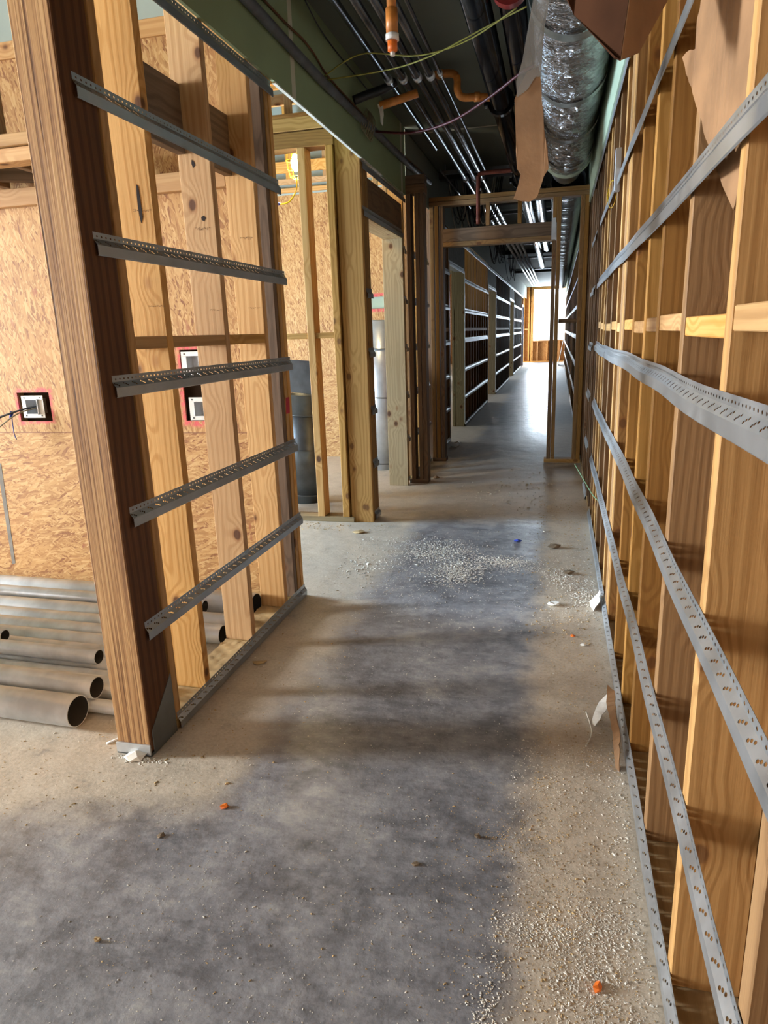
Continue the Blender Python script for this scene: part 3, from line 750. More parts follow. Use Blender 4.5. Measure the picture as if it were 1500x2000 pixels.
dt = floor_duct((-2.34, 6.05, 0), .34, .26, 1.03, (0, .05), 'dark shiny sheet metal duct standing behind the back room studs', GALVD)
W_ = lambda L_: [(a-2.34, b+6.05, c) for a, b, c in L_]
fl_ = sheet('flange', W_([(-.17, -.1, 1.06), (.17, -.1, 1.04), (.17, -.12, 1.34), (-.18, -.12, 1.35)]), .004, GALVD, dt); fl_['label'] = 'flat grey end flange'
sheet('side_seam', W_([(-.17, -.12, .1), (-.10, -.15, .1), (-.13, -.16, 1.0), (-.20, -.11, 1.0)]), .006, GALV, dt)
d2 = floor_duct((-1.98, 7.7, 0), .30, .24, 1.7, (.03, .04), 'tall silver duct section standing inside the first doorway', GALV)
d3 = floor_duct((-1.80, 7.95, 0), .22, .2, 1.15, (0, -.22), 'short silver duct leaning beside the tall one in the doorway', GALV)
def lamp():
    t = empty('work_lamp', (-2.40, 6.5, 3.0), 'lit yellow caged work lamp hanging from the back room framing', 'lamp')
    b = tube('bulb', [(-2.40, 6.5, 3.03), (-2.40, 6.5, 3.06), (-2.40, 6.5, 3.11), (-2.40, 6.5, 3.15), (-2.40, 6.5, 3.17)], [.012, .034, .043, .03, .018], EMIT, t, 20)
    bm = bmesh.new()
    prof = [(0.02, 2.965), (.055, 2.985), (.075, 3.05), (.085, 3.12), (.075, 3.20), (.045, 3.23)]
    for k in range(8):
        a = 2*PI*k/8; cs, sn = math.cos(a), math.sin(a)
        for (r0, z0), (r1, z1) in zip(prof, prof[1:]):
            p, q = Vector((r0*cs, r0*sn, z0-3.0)), Vector((r1*cs, r1*sn, z1-3.0)); d = q-p
            M = Matrix.Translation((p+q)/2) @ d.to_track_quat('Z', 'Y').to_matrix().to_4x4()
            bmesh.ops.create_cone(bm, segments=6, radius1=.003, radius2=.003, depth=d.length*1.05, cap_ends=True, matrix=M)
    for r, z in ((.075, .05), (.085, .12), (.055, -.015)):
        n = 20
        for k in range(n):
            a, b_ = 2*PI*k/n, 2*PI*(k+1)/n
            p, q = Vector((r*math.cos(a), r*math.sin(a), z)), Vector((r*math.cos(b_), r*math.sin(b_), z)); d = q-p
            bmesh.ops.create_cone(bm, segments=6, radius1=.003, radius2=.003, depth=d.length*1.1, cap_ends=True, matrix=Matrix.Translation((p+q)/2) @ d.to_track_quat('Z', 'Y').to_matrix().to_4x4())
    link('cage', finish(bm, 'cage'), YEL, t)
    tube('socket', [(-2.4, 6.5, 3.17), (-2.4, 6.5, 3.20), (-2.4, 6.5, 3.25), (-2.4, 6.5, 3.27)], [.03, .042, .04, .02], YEL, t, 16)
    tube('hook', spline([(-2.4, 6.5, 3.26), (-2.44, 6.5, 3.31), (-2.48, 6.5, 3.34), (-2.5, 6.5, 3.38)]), .009, YEL, t, 8)
    tube('cord', spline([(-2.39, 6.48, 2.97), (-2.39, 6.45, 2.86), (-2.46, 6.42, 2.76), (-2.58, 6.4, 2.75), (-2.68, 6.38, 2.80), (-2.72, 6.38, 3.0), (-2.6, 6.4, 3.2)]), .006, YEL, t, 8)
    tube('blue_plug', [(-2.54, 6.41, 2.75), (-2.60, 6.40, 2.755)], [.012, .02], BLUEP, t, 8)
    l = bpy.data.lights.new('lamp_bulb_light', 'POINT'); l.energy = 32; l.color = (1, .74, .38); l.shadow_soft_size = .045
    o = bpy.data.objects.new('lamp_bulb_light', l); C.objects.link(o); o.location = (-2.40, 6.5, 2.93)
lamp()

# ------------------------------------------------------------------ metal pipes on the floor of the left room
def gpipe(xr, y, z, r, label, mat=GALV, dy=0.0, L=None, wall=.004):
    x0 = -6.1 if L is None else xr-L
    t = empty('metal_pipe', (xr, y, z), label, 'pipe', 'galvanised pipes lying on the left room floor')
    s_ = (xr-x0)
    tube('pipe_tube', [(x0, y+dy*s_, z), ((x0+xr)/2, y+dy*s_/2, z), (xr, y, z)], r, GALVP, t, 28, hollow=r-wall, inner=PIPEIN)
    return t
gpipe(-1.90, 2.14, .068, .066, 'largest galvanised pipe, frontmost on the floor with an open end', dy=.02)
gpipe(-1.89, 2.26, .112, .048, 'second galvanised pipe from the front, resting high with its end open left of the post', dy=.02)
gpipe(-1.74, 2.245, .032, .030, 'small stained galvanised pipe tucked low behind the frontmost pipe', dy=.02, L=1.2)
gpipe(-1.70, 2.36, .052, .050, 'galvanised pipe passing close behind the post foot', dy=.02)
gpipe(-2.06, 2.51, .118, .036, 'thin galvanised pipe lying on top with a dark open end beside the post', dy=.02)
gpipe(-1.80, 2.45, .040, .038, 'yellowish stained pipe low between the larger ones', dy=.02)
gpipe(-2.66, 2.59, .142, .032, 'short pipe on top at the picture edge with a black open end', dy=.02)
gpipe(-1.90, 2.545, .045, .042, 'galvanised pipe lying just under the thin top pipe', dy=.02)
gpipe(-1.92, 2.65, .050, .048, 'galvanised pipe in the middle of the heap', dy=.02)
gpipe(-1.89, 2.755, .052, .050, 'bright galvanised pipe just past the middle of the heap', dy=.02)
gpipe(-1.86, 2.865, .052, .050, 'galvanised pipe in the back half of the heap, open end behind the second stud', dy=.02)
gpipe(-1.66, 2.975, .052, .050, 'galvanised pipe with a pale band in the back half of the heap', dy=.02)
gpipe(-1.67, 3.09, .058, .055, 'galvanised pipe third from the strand board wall', dy=.02)
gpipe(-3.24, 3.15, .140, .016, 'thinnest pipe lying on top with a small open end', dy=.02, wall=.002)
gpipe(-1.88, 3.20, .10, .038, 'narrow galvanised pipe second from the strand board wall', dy=.02)
gpipe(-1.63, 3.33, .072, .070, 'rearmost thick galvanised pipe against the strand board', dy=.02)

# ------------------------------------------------------------------ overhead services
for i, (x, y0, y1, r, lb) in enumerate(((-1.19, -.5, 7.1, .022, 'leftmost steel conduit under the ceiling'), (-1.09, -.5, 12.6, .026, 'second steel conduit from the left under the ceiling'),
        (-.99, -.5, 13.2, .027, 'third steel conduit from the left under the ceiling'), (-.90, -.5, 13.6, .026, 'fourth steel conduit from the left under the ceiling'),
        (-.83, 1.5, 8.4, .012, 'thin conduit beside the fourth one'))):
    t = empty('ceiling_conduit', (x, y0, 3.25), lb, 'pipe', 'conduits under the ceiling')
    tube('conduit_tube', [(x, y0, 3.25), (x, y1, 3.25)], r, CONDUIT, t, 18)
    for yc in (5.15, 8.55, 11.8):
        if yc < y1: tube('coupling', [(x, yc, 3.25), (x, yc+.06, 3.25)], r+.006, GALV, t, 18)
for (x, y0, y1, lb) in ((-1.27, 7.9, 10.3, 'short shiny conduit low beside the far conduits'), ):
    t = empty('ceiling_conduit', (x, y0, 3.22), lb, 'pipe', 'conduits under the ceiling'); tube('conduit_tube', [(x, y0, 3.22), (x+.02, y1, 3.22)], [.012, .02], CONDUIT, t, 16)
far_c = [(-1.05, 14.3), (-.95, 14.3), (-.86, 14.6), (-.77, 14.9)]
for i, (x, y0) in enumerate(far_c):
    t = empty('ceiling_conduit', (x, y0, 3.22), ('leftmost', 'second', 'third', 'rightmost')[i] + ' of the four bright conduits seen beyond the cross frame', 'pipe', 'conduits beyond the cross frame')
    tube('conduit_tube', [(x, y0, 3.22), (x, 29, 3.22)], .024, GALV, t, 14)
for i, (x, z, r, lb) in enumerate(((-.465, 3.20, .075, 'left of the two thick black pipes under the ceiling'), (-.285, 3.22, .070, 'right of the two thick black pipes under the ceiling'))):
    t = empty('sprinkler_main', (x, 0, z), lb, 'pipe', 'thick black pipes under the ceiling')
    tube('pipe_tube', [(x, -.5, z), (x, 16 if i else 20, z)], r, BLACKP, t, 28)
    for yc in ((5.75, 8.6, 12.6) if i == 0 else (4.02, 9.6, 13.4)):
        bm = bmesh.new()
        bmesh.ops.create_cone(bm, segments=28, radius1=r+.024, radius2=r+.024, depth=.055, cap_ends=True, matrix=Matrix.Translation((0, yc, 0)) @ Matrix.Rotation(PI/2, 4, 'X'))
        for sx in (-1, 1): bm_box(bm, (sx*(r+.03)-.02, yc-.02, -.022), (sx*(r+.03)+.02, yc+.02, .022), .004)
        link('coupling', finish(bm, 'coupling'), RED if yc < 5 else BLACKP, t)
        bm = bmesh.new()
        for sx in (-1, 1): bmesh.ops.create_cone(bm, segments=8, radius1=.009, radius2=.009, depth=.07, cap_ends=True, matrix=Matrix.Translation((sx*(r+.035), yc, 0)))
        link('bolt', finish(bm, 'bolt'), GALV, t)
# strut hangers
for i, (y, x0, x1, z) in enumerate(((4.05, -.95, -.55, 3.30), (8.55, -1.35, -.15, 3.33), (9.8, -.85, -.2, 3.31), (11.5, -1.2, .0, 3.30), (15.5, -1.3, 0, 3.28), (18.5, -1.3, 0, 3.28), (22, -1.3, 0, 3.28))):
    t = empty('strut_hanger', ((x0+x1)/2, y, z), ['short grey strut hanger nearest overhead', 'long dark strut hanger above the cross frame', 'dark strut hanger just past the cross frame', 'fourth strut hanger along the ceiling',
        'fifth strut hanger along the far ceiling', 'sixth strut hanger along the far ceiling', 'farthest strut hanger near the end window'][i], 'hanger', 'strut hangers under the ceiling')
    bm = bmesh.new(); hw = (x1-x0)/2
    bm_box(bm, (-hw, -.02, -.02), (hw, .02, -.017)); bm_box(bm, (-hw, -.02, -.02), (hw, -.017, .02)); bm_box(bm, (-hw, .017, -.02), (hw, .02, .02))
    link('strut', finish(bm, 'strut'), GALVD, t)
    for sx in (-1, 1): tube('rod', [((x0+x1)/2+sx*(hw-.03), y, z-.03), ((x0+x1)/2+sx*(hw-.03), y, ZC)], .005, GALV, t, 8)
# ceiling dark beams
for i, y in enumerate((8.9, 10.9, 14.0, 18.0, 24.0)):
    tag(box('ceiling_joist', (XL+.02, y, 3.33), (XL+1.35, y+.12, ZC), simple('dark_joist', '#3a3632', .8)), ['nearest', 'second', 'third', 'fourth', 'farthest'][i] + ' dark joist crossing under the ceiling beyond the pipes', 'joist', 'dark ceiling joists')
# red vertical standing pipe near cross frame (sprinkler branch)
bp = empty('sprinkler_branch', (-.84, 7.9, 3.15), 'rust red branch pipe dropping in front of the cross frame', 'pipe')
tube('branch_tube', spline([(-.50, 7.9, 3.16), (-.80, 7.9, 3.16), (-.86, 7.9, 3.14), (-.87, 7.9, 3.08), (-.87, 7.9, 2.66)], 6), .022, simple('rusty_red_pipe', '#6d3324', .5, .2), bp, 14)
# orange sprinkler drop
sd_ = empty('sprinkler_drop', (-.67, 3.0, 2.6), 'orange plastic sprinkler drop with white collar and orange cap', 'sprinkler pipe')
tube('drop_pipe', [(-.67, 3.0, ZC), (-.67, 3.0, 2.76)], .019, ORANGE, sd_, 18)
tube('socket', [(-.67, 3.0, 2.78), (-.67, 3.0, 2.69)], .024, ORANGE, sd_, 18)
tube('collar', [(-.67, 3.0, 2.692), (-.67, 3.0, 2.670)], .0265, WHITEP, sd_, 18)
tube('cap', [(-.67, 3.0, 2.668), (-.67, 3.0, 2.635), (-.67, 3.0, 2.63)], [.020, .020, .012], OJ, sd_, 12)
tube('tip', [(-.67, 3.0, 2.63), (-.67, 3.0, 2.618)], .010, WHITEP, sd_, 12)
so = empty('sprinkler_offset', (-.68, 5.35, 3.3), 'orange plastic sprinkler line with two elbows beside the black pipe', 'sprinkler pipe')
tube('offset_pipe', spline([(-.52, 5.6, 3.19), (-.62, 5.55, 3.19), (-.72, 5.52, 3.19), (-.755, 5.5, 3.23), (-.76, 5.5, 3.31), (-.80, 5.5, 3.345), (-.92, 5.5, 3.35)], 6), .026, ORANGE, so, 16)
for p, q in (((-.60, 5.555, 3.19), (-.64, 5.545, 3.19)), ((-.86, 5.5, 3.348), (-.90, 5.5, 3.35))): tube('socket', [p, q], .032, ORANGE, so, 16)
sb = empty('orange_pipe_stub', (-1.1, 5.3, 3.15), 'orange plastic pipe stub with torn tape hanging from its end', 'pipe')
tube('stub', [(-1.02, 5.35, 3.20), (-1.29, 5.30, 3.13)], .028, ORANGE, sb, 18, hollow=.024)
sheet('torn_tape', [(-1.30, 5.28, 3.14), (-1.26, 5.28, 3.13), (-1.255, 5.27, 3.06), (-1.265, 5.27, 2.99), (-1.28, 5.27, 3.02), (-1.285, 5.28, 3.08)], .002, PAPER, sb, jag=.002)
fx = empty('black_hose', (-1.3, 5.2, 3.2), 'black rubber hose hanging from the conduits', 'hose')
tube('hose', spline([(-1.17, 5.3, 3.27), (-1.25, 5.25, 3.22), (-1.36, 5.15, 3.16), (-1.43, 5.12, 3.13)]), .03, BLACKR, fx, 14)
# big flexible conduit along the green band
t = empty('flexible_conduit', (XL+.05, 4, 3.07), 'thick grey flexible conduit along the green drywall band', 'cable')
tube('conduit_sheath', spline([(XL+.047, -1, 3.10), (XL+.047, 2.0, 3.06), (XL+.047, 3.4, 3.05), (XL+.047, 4.4, 3.04), (XL+.047, 5.3, 3.06), (XL+.047, 6.0, 3.08), (XL+.047, 7.0, 3.10), (XL+.047, 8.1, 3.15)]), .027, GREYC, t, 14)
t = empty('brown_cable', (XL+.03, 4, 3.15), 'thin brown cable stapled above the grey conduit', 'cable')
tube('cable', spline([(XL+.03, -1, 3.2), (XL+.03, 3.3, 3.15), (XL+.03, 4.2, 3.17), (XL+.03, 4.6, 3.12), (XL+.03, 5.3, 3.12), (XL+.03, 6.2, 3.13), (XL+.03, 8.0, 3.2)]), .006, simple('brown_jacket', '#5e3a1e', .6), t, 8)
t = empty('thin_cable', (XL+.03, 4, 3.3), 'thin black cable drooping near the ceiling corner', 'cable')
tube('cable', spline([(-1.3, 3.0, 3.38), (-1.36, 3.9, 3.30), (XL+.03, 4.6, 3.33), (XL+.03, 5.6, 3.33)]), .004, BLACKR, t, 6)
cc = empty('cable_coil', (XL+.06, 5.4, 3.05), 'bunch of thin beige wires looped against the green band', 'cable')
for k in range(7):
    tube('wire', spline([(XL+.05, 5.45+k*.02, 3.17), (XL+.06+.006*k, 5.30+k*.035, 3.08), (XL+.05, 5.28+k*.04, 3.0-.004*k), (XL+.05, 5.42+k*.03, 3.0), (XL+.05, 5.48+k*.02, 3.16)]), .003, TANC, cc, 6)
yt = empty('yellow_string', (-.9, 4, 3.05), 'two slack yellow strings crossing below the pipes', 'string')
tube('string', spline([(-1.43, 4.5, 3.07), (-1.0, 4.35, 3.03), (-.72, 4.2, 3.02), (-.42, 4.1, 3.08), (-.2, 4.0, 3.11)]), .004, STRING, yt, 6)
tube('string', spline([(-1.43, 4.45, 3.07), (-1.15, 4.3, 3.11), (-.80, 4.2, 3.03), (-.52, 4.15, 3.05), (-.25, 4.0, 3.11)]), .004, STRING, yt, 6)
rl = empty('red_cable', (-.8, 5.3, 3.0), 'dark red cable swagged across below the conduits', 'cable')
tube('cable', spline([(-1.40, 5.6, 3.05), (-1.10, 5.5, 2.99), (-.78, 5.3, 2.98), (-.5, 5.1, 3.04), (-.28, 4.9, 3.10), (-.19, 4.85, 3.12)]), .009, REDC, rl, 8)
# black cable bundles in the far corridor
for bi, (x, y, z, nn, lb) in enumerate(((-1.32, 9.2, 3.2, 16, 'tangle of grey and black cables behind the cross frame'), (-1.30, 14.2, 3.3, 9, 'black cable bundle looped over the far left wall'), (-1.30, 18.0, 3.2, 6, 'last cable bundle looping by the far left wall'))):
    t = empty('cable_bundle', (x, y, z), lb, 'cable', 'cable bundles along the far left wall'); rnd = random.Random(bi)
    for k in range(nn):
        dx = rnd.uniform(0, .5 if bi == 0 else .22); L_ = rnd.uniform(.25, .5); w_ = rnd.uniform(.03, .14)
        tube('cable', spline([(x+dx-w_, y+rnd.uniform(-.2, .2), ZC), (x+dx-w_*.5, y, z-L_*.5), (x+dx, y+.1, z-L_), (x+dx+w_*.5, y+.15, z-L_*.5), (x+dx+w_, y+.2, ZC)], 5), rnd.choice((.006, .009)), rnd.choice((BLACKR, BLACKR, GREYC, WHITEW)) if bi == 0 else BLACKR, t, 6)
# foil wrapped duct
def duct(name, label, x, z, y0, y1, r, mat, rib=None, amp=.006, cat='duct'):
    t = empty(name, (x, y0, z), label, cat); bm = bmesh.new(); seg = 64; n = int((y1-y0)/(.035 if rib is None else .025)); rows = []
    rnd = random.Random(3)
    from mathutils import noise as mn_
    for i in range(n+1):
        y = (y1-y0)*i/n; row = []
        for k in range(seg):
            a = 2*PI*k/seg
            if rib: rr = r+amp*math.sin(y*2*PI/rib)
            else:
                q = Vector((math.cos(a)*2.2, y*7, math.sin(a)*2.2)); rr = r+amp*2.4*(mn_.noise(q)+.5*mn_.noise(q*2.7))+.010*math.sin(y*3.1)
                for yb in (.0, .95, 1.9, 2.85, 3.6):
                    pass
            row.append(bm.verts.new((rr*math.cos(a), y, rr*math.sin(a)*.96)))
        rows.append(row)
    for a_, b_ in zip(rows, rows[1:]):
        for k in range(seg): f = bm.faces.new((a_[k], a_[(k+1) % seg], b_[(k+1) % seg], b_[k])); f.smooth = True
    bmesh.ops.recalc_face_normals(bm, faces=bm.faces)
    me = bpy.data.meshes.new('duct_wrap'); bm.to_mesh(me); bm.free(); link('duct_wrap', me, mat, t)
    return t
dd = duct('insulated_duct', 'fat foil wrapped insulated duct under the ceiling at the right', .035, 3.17, .5, 7.35, .215, FOIL)
for yb in (1.6, 2.9, 3.95, 5.05, 5.98, 6.95):
    tube('tape_band', [(.035, yb, 3.17), (.035, yb+.09, 3.17)], .229, simple('dull_foil_tape', '#84847c', .38, .75), dd, 48, caps=False)
tube('insulation_cuff', [(.035, 7.30, 3.17), (.035, 7.33, 3.17), (.035, 7.42, 3.17)], [.215, .238, .225], INSUL, dd, 40, hollow=.17)
tube('inner_duct', [(.035, 7.2, 3.17), (.035, 8.1, 3.17)], .15, GALVD, dd, 32, caps=False)
duct('spiral_duct', 'ribbed silver duct running on beyond the cross frame', .06, 3.12, 8.45, 27, .185, FOILR, rib=.13, amp=.010)

# ------------------------------------------------------------------ cardboard and tape
hs = empty('hanging_cardboard_strip', (-.08, 2.0, 2.2), 'torn tan cardboard strip hanging on clear tape from the ceiling', 'cardboard')
def pyp(x, y, Y):      # a photo pixel to the point at depth Y (used once to size hand-measured outlines)
    v = Vector((x-750, y-1000, F)); d = Vector((ax.dot(v), ay.dot(v), az.dot(v))); t = Y/d.y
    return Vector((0, 0, H))+d*t
def outline(px, Y): return [pyp(a, b, Y) for a, b in px]
Ys = 1.9
sheet('strip', outline([(1014, 170), (1030, 140), (1052, 130), (1057, 160), (1062, 240), (1071, 330), (1062, 345), (1049, 385), (1035, 394), (1003, 388), (1012, 362), (1017, 340), (1010, 330), (1008, 240), (1005, 195)], Ys), .004, CARD, hs, jag=.002)
sheet('tape', outline([(1041, 0), (1073, 0), (1066, 20), (1054, 60), (1046, 105), (1056, 130), (1056, 150), (1046, 150), (1030, 175), (1010, 190), (1008, 160), (1020, 120), (1034, 60)], Ys-.006), .0012, TAPE, hs)
sheet('tape_upper', [pyp(1041, 0, Ys-.006), pyp(1073, 0, Ys-.006), (-.02, 2.2, 2.97), (-.08, 2.2, 2.97)], .0012, TAPE, hs)
fp = empty('hanging_cardboard_flap', (.1, 1.7, 2.4), 'large dark brown folded cardboard flap hanging overhead', 'cardboard')
def q(x, y, Y): return pyp(x, y, Y)
A, B, Cc, Dd, Ee = q(1108, 0, 1.75), q(1122, 30, 1.75), q(1200, 112, 1.62), q(1212, 118, 1.62), q(1246, 104, 1.68)
G = q(1303, 0, 1.8)
top = Vector((.0, 1.9, 2.95)); top2 = Vector((.22, 2.0, 2.95))
sheet('front_panel', [A, B, Cc, Dd, q(1260, 0, 1.60)+Vector((0, .02, .3)), top], .004, CARDD, fp)
sheet('side_panel', [Dd, Ee, G, top2, q(1260, 0, 1.60)+Vector((0, .02, .3))], .004, CARD, fp)
ct = empty('cardboard_sheet', (.33, 1.9, 2.1), 'torn tan cardboard sheet stuffed between the right wall studs', 'cardboard')
def pl_(x, y):      # on a slanting plane x = .285 + (2.15 - y)*.09
    v = Vector((x-750, y-1000, F)); d = Vector((ax.dot(v), ay.dot(v), az.dot(v)))
    # .285 + (2.2 - Y)*k = X
    k = .12; t = (.283+2.0*k)/(d.x+k*d.y); return Vector((0, 0, H))+d*t
sheet('board', [pl_(*a) for a in ((1378, -60), (1362, 60), (1360, 95), (1342, 102), (1334, 112), (1352, 170), (1384, 280), (1416, 370), (1434, 410), (1475, 250), (1500, 40), (1500, -60))], .004, CARD, ct, jag=.003)
wc = empty('yellow_wire_coil', (.27, 4.6, 2.2), 'small coil of yellow wire hooked on the right wall channel', 'wire')
for k in range(4):
    c = Vector((.285, 4.55, 2.30-.004*k)); tube('wire', [c+Vector((-.035*math.cos(a)*.6, .03*math.cos(a), .075*math.sin(a)+.004*k)) for a in [j*PI/8 for j in range(17)]], .0025, YEL, wc, 6)
jb = box('channel_clip', (XR-.03, 4.15, 2.25), (XR-.001, 4.2, 2.46), GALV, None, .001); tag(jb, 'bent steel tab lapped over the upper right channel', 'clip')

# ------------------------------------------------------------------ debris on the floor
def chip(name, label, cat, loc, size, mat, seed, rz=0, flat=.35, group=None):
    rnd = random.Random(seed); bm = bmesh.new(); bmesh.ops.create_icosphere(bm, subdivisions=1, radius=.5)
    for v in bm.verts: v.co = Vector((v.co.x*size*rnd.uniform(.7, 1.3), v.co.y*size*rnd.uniform(.5, 1.0), max(0, (v.co.z+.35))*size*flat*rnd.uniform(.6, 1.3)))
    o = link(name, finish(bm, name), mat, None, loc); o.rotation_euler = (0, 0, rz); return tag(o, label, cat, group)
chip('orange_crumb', 'orange plastic crumb on the grey floor left of centre', 'scrap', (-1.06, 1.79, 0), .034, OJ, 1, flat=.6)
chip('orange_crumb', 'orange foam scrap at the bottom near the right wall', 'scrap', (.14, 1.37, 0), .035, OJ, 2, 1.2, .6)
chip('orange_crumb', 'small orange crumb on the dust by the lower right channel', 'scrap', (.12, 3.37, 0), .03, OJ, 3)
chip('stone_crumb', 'tan pebble on the grey floor at lower left', 'scrap', (-1.15, 1.23, 0), .02, SAW, 4, flat=.8)
chip('blue_scrap', 'small blue plastic scrap among the white crumbs', 'scrap', (-.25, 4.99, 0), .06, BLUEP, 5)
chip('wood_scrap', 'brown wood splinters by the right wall, farther pile', 'scrap', (.02, 4.87, 0), .10, ROCK, 6)
chip('wood_scrap', 'dark clod beside the white crumbs near the right wall', 'scrap', (.11, 4.33, 0), .09, ROCK, 7)
chip('wood_scrap', 'crumpled grey scrap below the white crumbs on the right', 'scrap', (.02, 3.78, 0), .08, PAPER, 8)
chip('plastic_cap', 'round white cap on the dusty right side of the floor', 'cap', (.17, 3.27, 0), .035, WHITEP, 9)
chip('wood_chip', 'flat pale wood chip at the foot of the partition', 'scrap', (-1.38, 2.8, 0), .07, SAW, 10, .6, .2)
chip('wood_chip', 'long pale wood sliver before the back room plate', 'scrap', (-1.52, 5.06, 0), .12, SAW, 11, 0, .2)
chip('wood_chip', 'dark wood chip on the grey floor left of centre', 'scrap', (-1.2, 1.62, 0), .03, ROCK, 12)
chip('wood_chip', 'dark clod in the dust patch right of centre', 'scrap', (-.2, 1.82, 0), .022, ROCK, 13, flat=.8)
chip('wood_chip', 'brown chip on the grey floor in the centre', 'scrap', (-.37, 1.67, 0), .025, ROCK, 14)
chip('concrete_crumbs', 'pale crumbs heaped against the foot of the post', 'scrap', (-1.53, 1.985, 0), .09, CHIPW, 15, .2, .3)
chip('wood_scrap', 'pale scrap on the floor just before the cross frame', 'scrap', (-1.25, 7.2, 0), .09, CARD, 16)
ps = empty('paper_scrap', (.25, 3.8, 0), 'crumpled white paper against the lower right channel', 'paper')
sheet('paper', [(.24, 3.72, 0), (.27, 3.70, .07), (.275, 3.80, .10), (.26, 3.88, .03), (.22, 3.86, .0)], .001, PAPER, ps, jag=.004)
cs_ = empty('cardboard_scrap', (.25, 2.5, .05), 'curled brown cardboard scrap draped on the bottom right channel', 'cardboard')
pts = [(.262, 2.25, .0), (.262, 2.28, .06), (.27, 2.40, .075), (.265, 2.52, .085), (.27, 2.66, .095), (.245, 2.70, .10), (.235, 2.60, .075), (.245, 2.48, .055), (.245, 2.36, .05), (.25, 2.27, .0)]
sheet('board', pts, .003, CARD, cs_, jag=.003)
sheet('torn_liner', [(.25, 2.66, .09), (.24, 2.60, .05), (.19, 2.52, .01), (.17, 2.54, .005), (.21, 2.64, .05)], .002, PAPER, cs_, jag=.003)
tw = empty('wire_scrap', (.18, 2.5, 0), 'thin white bent wire on the floor by the cardboard scrap', 'wire')
tube('wire', spline([(.16, 2.62, .01), (.175, 2.5, .012), (.17, 2.44, .008), (.15, 2.38, .006)]), .003, WHITEW, tw, 6)
gw = empty('green_wire', (.27, 6.0, .3), 'green and white wires poking out of the right wall', 'wire')
tube('wire', spline([(.30, 4.6, .42), (.27, 4.9, .40), (.22, 5.2, .44), (.16, 5.5, .5)]), .004, simple('green_wire_jacket', '#6f8f6a', .5), gw, 6)
for i, (a, b, lb) in enumerate((((-1.72, 2.20, .006), (-1.63, 2.10, .006), 'thin grey metal strip on the floor left of the post'), ((-1.70, 2.04, .004), (-1.64, 2.13, .004), 'white plastic strip on the floor left of the post'))):
    t = tube('metal_strip', [a, b], .005, (GALV, WHITEP)[i], None, 6); tag(t, lb, 'scrap')
cw = tube('coiled_wire', spline([(-1.40, 9.3, .01), (-1.32, 9.2, .01), (-1.28, 9.35, .02), (-1.33, 9.6, .03), (-1.38, 9.55, .01)]), .006, WHITEW, None, 6); tag(cw, 'white wire loop on the floor behind the cross frame', 'wire')

def crumbs(name, label, specs, mat, seed):
    rnd = random.Random(seed); verts = []; faces = []
    for (kind, cx, cy, rx, ry, n, s0, s1) in specs:
        for _ in range(n):
            if kind == 'g': x = rnd.gauss(cx, rx); y = rnd.gauss(cy, ry)
            else: x = rnd.uniform(cx-rx, cx+rx); y = rnd.uniform(cy-ry, cy+ry)
            if x > .275 or (x < -1.46 and y > 2.0 and y < 5.5 and x > -1.64): continue
            s = rnd.uniform(s0, s1)*.85*(1 if rnd.random() < .9 else 1.8); a = rnd.uniform(0, 6.28); h = s*rnd.uniform(.3, .9); l = s*rnd.uniform(.8, 1.8)
            c, sn = math.cos(a), math.sin(a); b = len(verts)
            for (u, v) in ((-l, -s*.6), (l*.8, -s*.7), (l, s*.5), (-l*.7, s*.7)): verts.append((x+u*c-v*sn, y+u*sn+v*c, .0005))
            for (u, v) in ((-l*.5, -s*.3), (l*.4, -s*.4), (l*.5, s*.3), (-l*.3, s*.4)): verts.append((x+u*c-v*sn, y+u*sn+v*c, h))
            faces += [(b+4, b+5, b+6, b+7), (b, b+1, b+5, b+4), (b+1, b+2, b+6, b+5), (b+2, b+3, b+7, b+6), (b+3, b, b+4, b+7)]
    me = bpy.data.meshes.new(name); me.from_pydata(verts, [], faces); o = link(name, me, mat)
    return tag(o, label, 'debris', kind='stuff')
crumbs('drywall_crumbs', 'white drywall crumbs scattered over the corridor floor', [
    ('g', -.80, 4.62, .14, .12, 1500, .002, .0055), ('g', -.95, 4.80, .22, .10, 900, .002, .005), ('g', -.62, 4.25, .09, .13, 1500, .002, .0055), ('g', -.30, 4.50, .12, .06, 900, .002, .005), ('g', -.35, 4.35, .2, .04, 300, .002, .005),
    ('g', -.9, 4.25, .3, .25, 1500, .0014, .004), ('u', -.7, 4.3, .75, .95, 2200, .0012, .0032), ('g', .06, 4.25, .05, .08, 500, .002, .005), ('g', .18, 4.0, .05, .15, 600, .002, .005), ('u', .13, 4.2, .14, .8, 700, .0012, .0035),
    ('g', -1.25, 4.3, .1, .1, 160, .003, .007), ('g', -.35, 6.6, .25, .5, 200, .004, .01), ('u', -.6, 2.0, .9, 1.1, 1500, .0008, .0024),
    ('g', .12, 1.40, .06, .10, 1500, .001, .0028), ('g', .0, 1.5, .06, .03, 700, .001, .0026), ('g', .17, 1.55, .05, .05, 500, .001, .0026), ('g', -.12, 1.25, .02, .08, 300, .001, .003), ('u', .08, 1.7, .2, .7, 3200, .0007, .0024), ('g', .25, 2.0, .02, .3, 150, .0015, .004),
    ('u', -.5, 1.3, .8, .25, 500, .0008, .0022), ('g', -1.52, 1.975, .05, .012, 120, .002, .006), ('u', -2.2, 1.7, .7, .5, 200, .0015, .003)], CHIPW, 11)
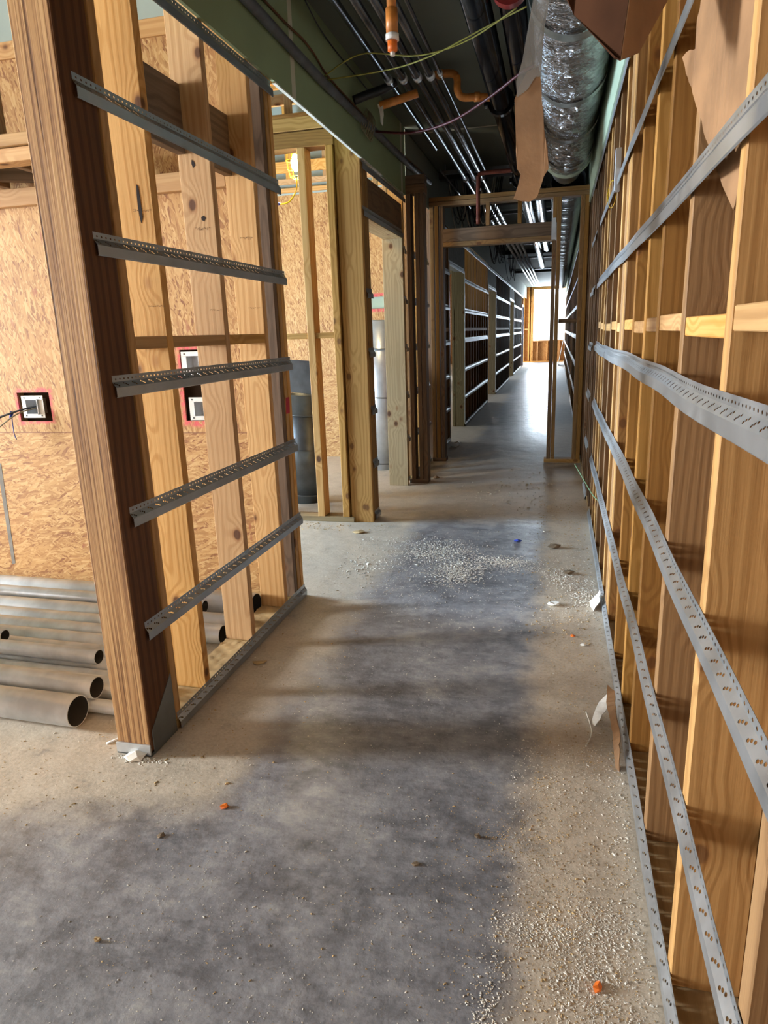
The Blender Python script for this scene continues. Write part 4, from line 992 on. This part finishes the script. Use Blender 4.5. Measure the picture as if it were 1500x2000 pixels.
crumbs('sawdust', 'tan sawdust and wood crumbs along the walls', [
    ('u', .12, 2.3, .16, 1.4, 4200, .0008, .0024), ('u', -.5, 1.6, .6, .5, 1200, .0006, .002), ('g', -.10, 1.82, .05, .05, 300, .0008, .002), ('u', .08, 4.8, .2, 1.6, 700, .002, .005), ('g', -.05, 1.6, .15, .3, 900, .0009, .0024), ('u', -1.2, 3.0, .25, 1.2, 260, .0015, .004), ('u', -1.6, 1.85, .5, .3, 260, .001, .003),
    ('u', -1.9, 5.2, .6, .12, 300, .002, .006)], SAW, 12)
def platedust():
    rnd = random.Random(5); bm = bmesh.new()
    for a, b in ((2.24, 2.44), (2.5, 2.93), (2.99, 3.38)):
        nx, ny = 12, 26; g = [[bm.verts.new((XL-.148+.145*i/nx, a+(b-a)*j/ny, .046+.010*abs(math.sin(i*1.3+j*.9)*math.cos(j*.7+i*.3))*rnd.uniform(.2, 1))) for j in range(ny+1)] for i in range(nx+1)]
        for i in range(nx):
            for j in range(ny): bm.faces.new((g[i][j], g[i+1][j], g[i+1][j+1], g[i][j+1]))
    o = link('sawdust_heap', finish(bm, 'sawdust_heap', True), SAW); tag(o, 'sawdust lying on the bottom plate of the partition', 'debris', kind='stuff')
platedust()

# marks on the partition studs: a dark bark pocket and small ink stamps
def on_y(pxs, Y, name, mat, label=None):
    o = sheet(name, [pyp(a, b, Y) for a, b in pxs], .0012, mat, pt)
    if label: o['label'] = label
    return o
BARK = simple('bark', '#24160e', .9)
on_y([(266, 360), (270, 364), (274, 400), (277, 412), (279, 424), (276, 436), (272, 420), (269, 400), (267, 380)], 2.4472, 'bark_pocket', BARK, 'long dark split in the pine stud')
on_y([(393, 424), (398, 421), (402, 426), (399, 432), (394, 430)], 2.9392, 'knot_hole', BARK)
on_y([(374, 312), (379, 316), (381, 323), (377, 328), (374, 320)], 2.9392, 'knot_hole', BARK)
on_y([(336, 959), (341, 962), (340, 975), (337, 970)], 2.4472, 'knot_hole', BARK)
INK = simple('faded_ink', '#6e4f33', .9)
def stamp(x, y, Y, n, h=7, sl=.0):
    rnd = random.Random(int(x)); bm = bmesh.new(); p0 = pt.location
    for k in range(n):
        for _ in range(2):
            a = x+k*3.2+rnd.uniform(0, 1.5); b = y+rnd.uniform(0, h*.6)+k*sl; c = rnd.choice(((.7, h*.4), (2.0, .8)))
            f = [pyp(a, b, Y), pyp(a+c[0], b, Y), pyp(a+c[0], b+c[1], Y), pyp(a, b+c[1], Y)]
            bm.faces.new([bm.verts.new(q_-p0) for q_ in f])
    link('ink_stamp', finish(bm, 'ink_stamp'), INK, pt)
stamp(260, 408, 2.4470, 11); stamp(382, 443, 2.939, 9); stamp(468, 462, 3.387, 8, 6); stamp(288, 596, 2.4470, 11, 4); stamp(410, 604, 2.939, 8, 3); stamp(484, 600, 3.387, 8, 3)

# grey chalk line down the strand board at its left and nail dots under the seam
lw = sheet('chalk_line', [Vector(q_)-Vector((0, 0, 0)) for q_ in (pyp(-6, 905, 3.549), pyp(2, 905, 3.549), pyp(30, 1100, 3.549), pyp(24, 1102, 3.549))], .0006, simple('grey_chalk', '#7b756c', .9), wa)
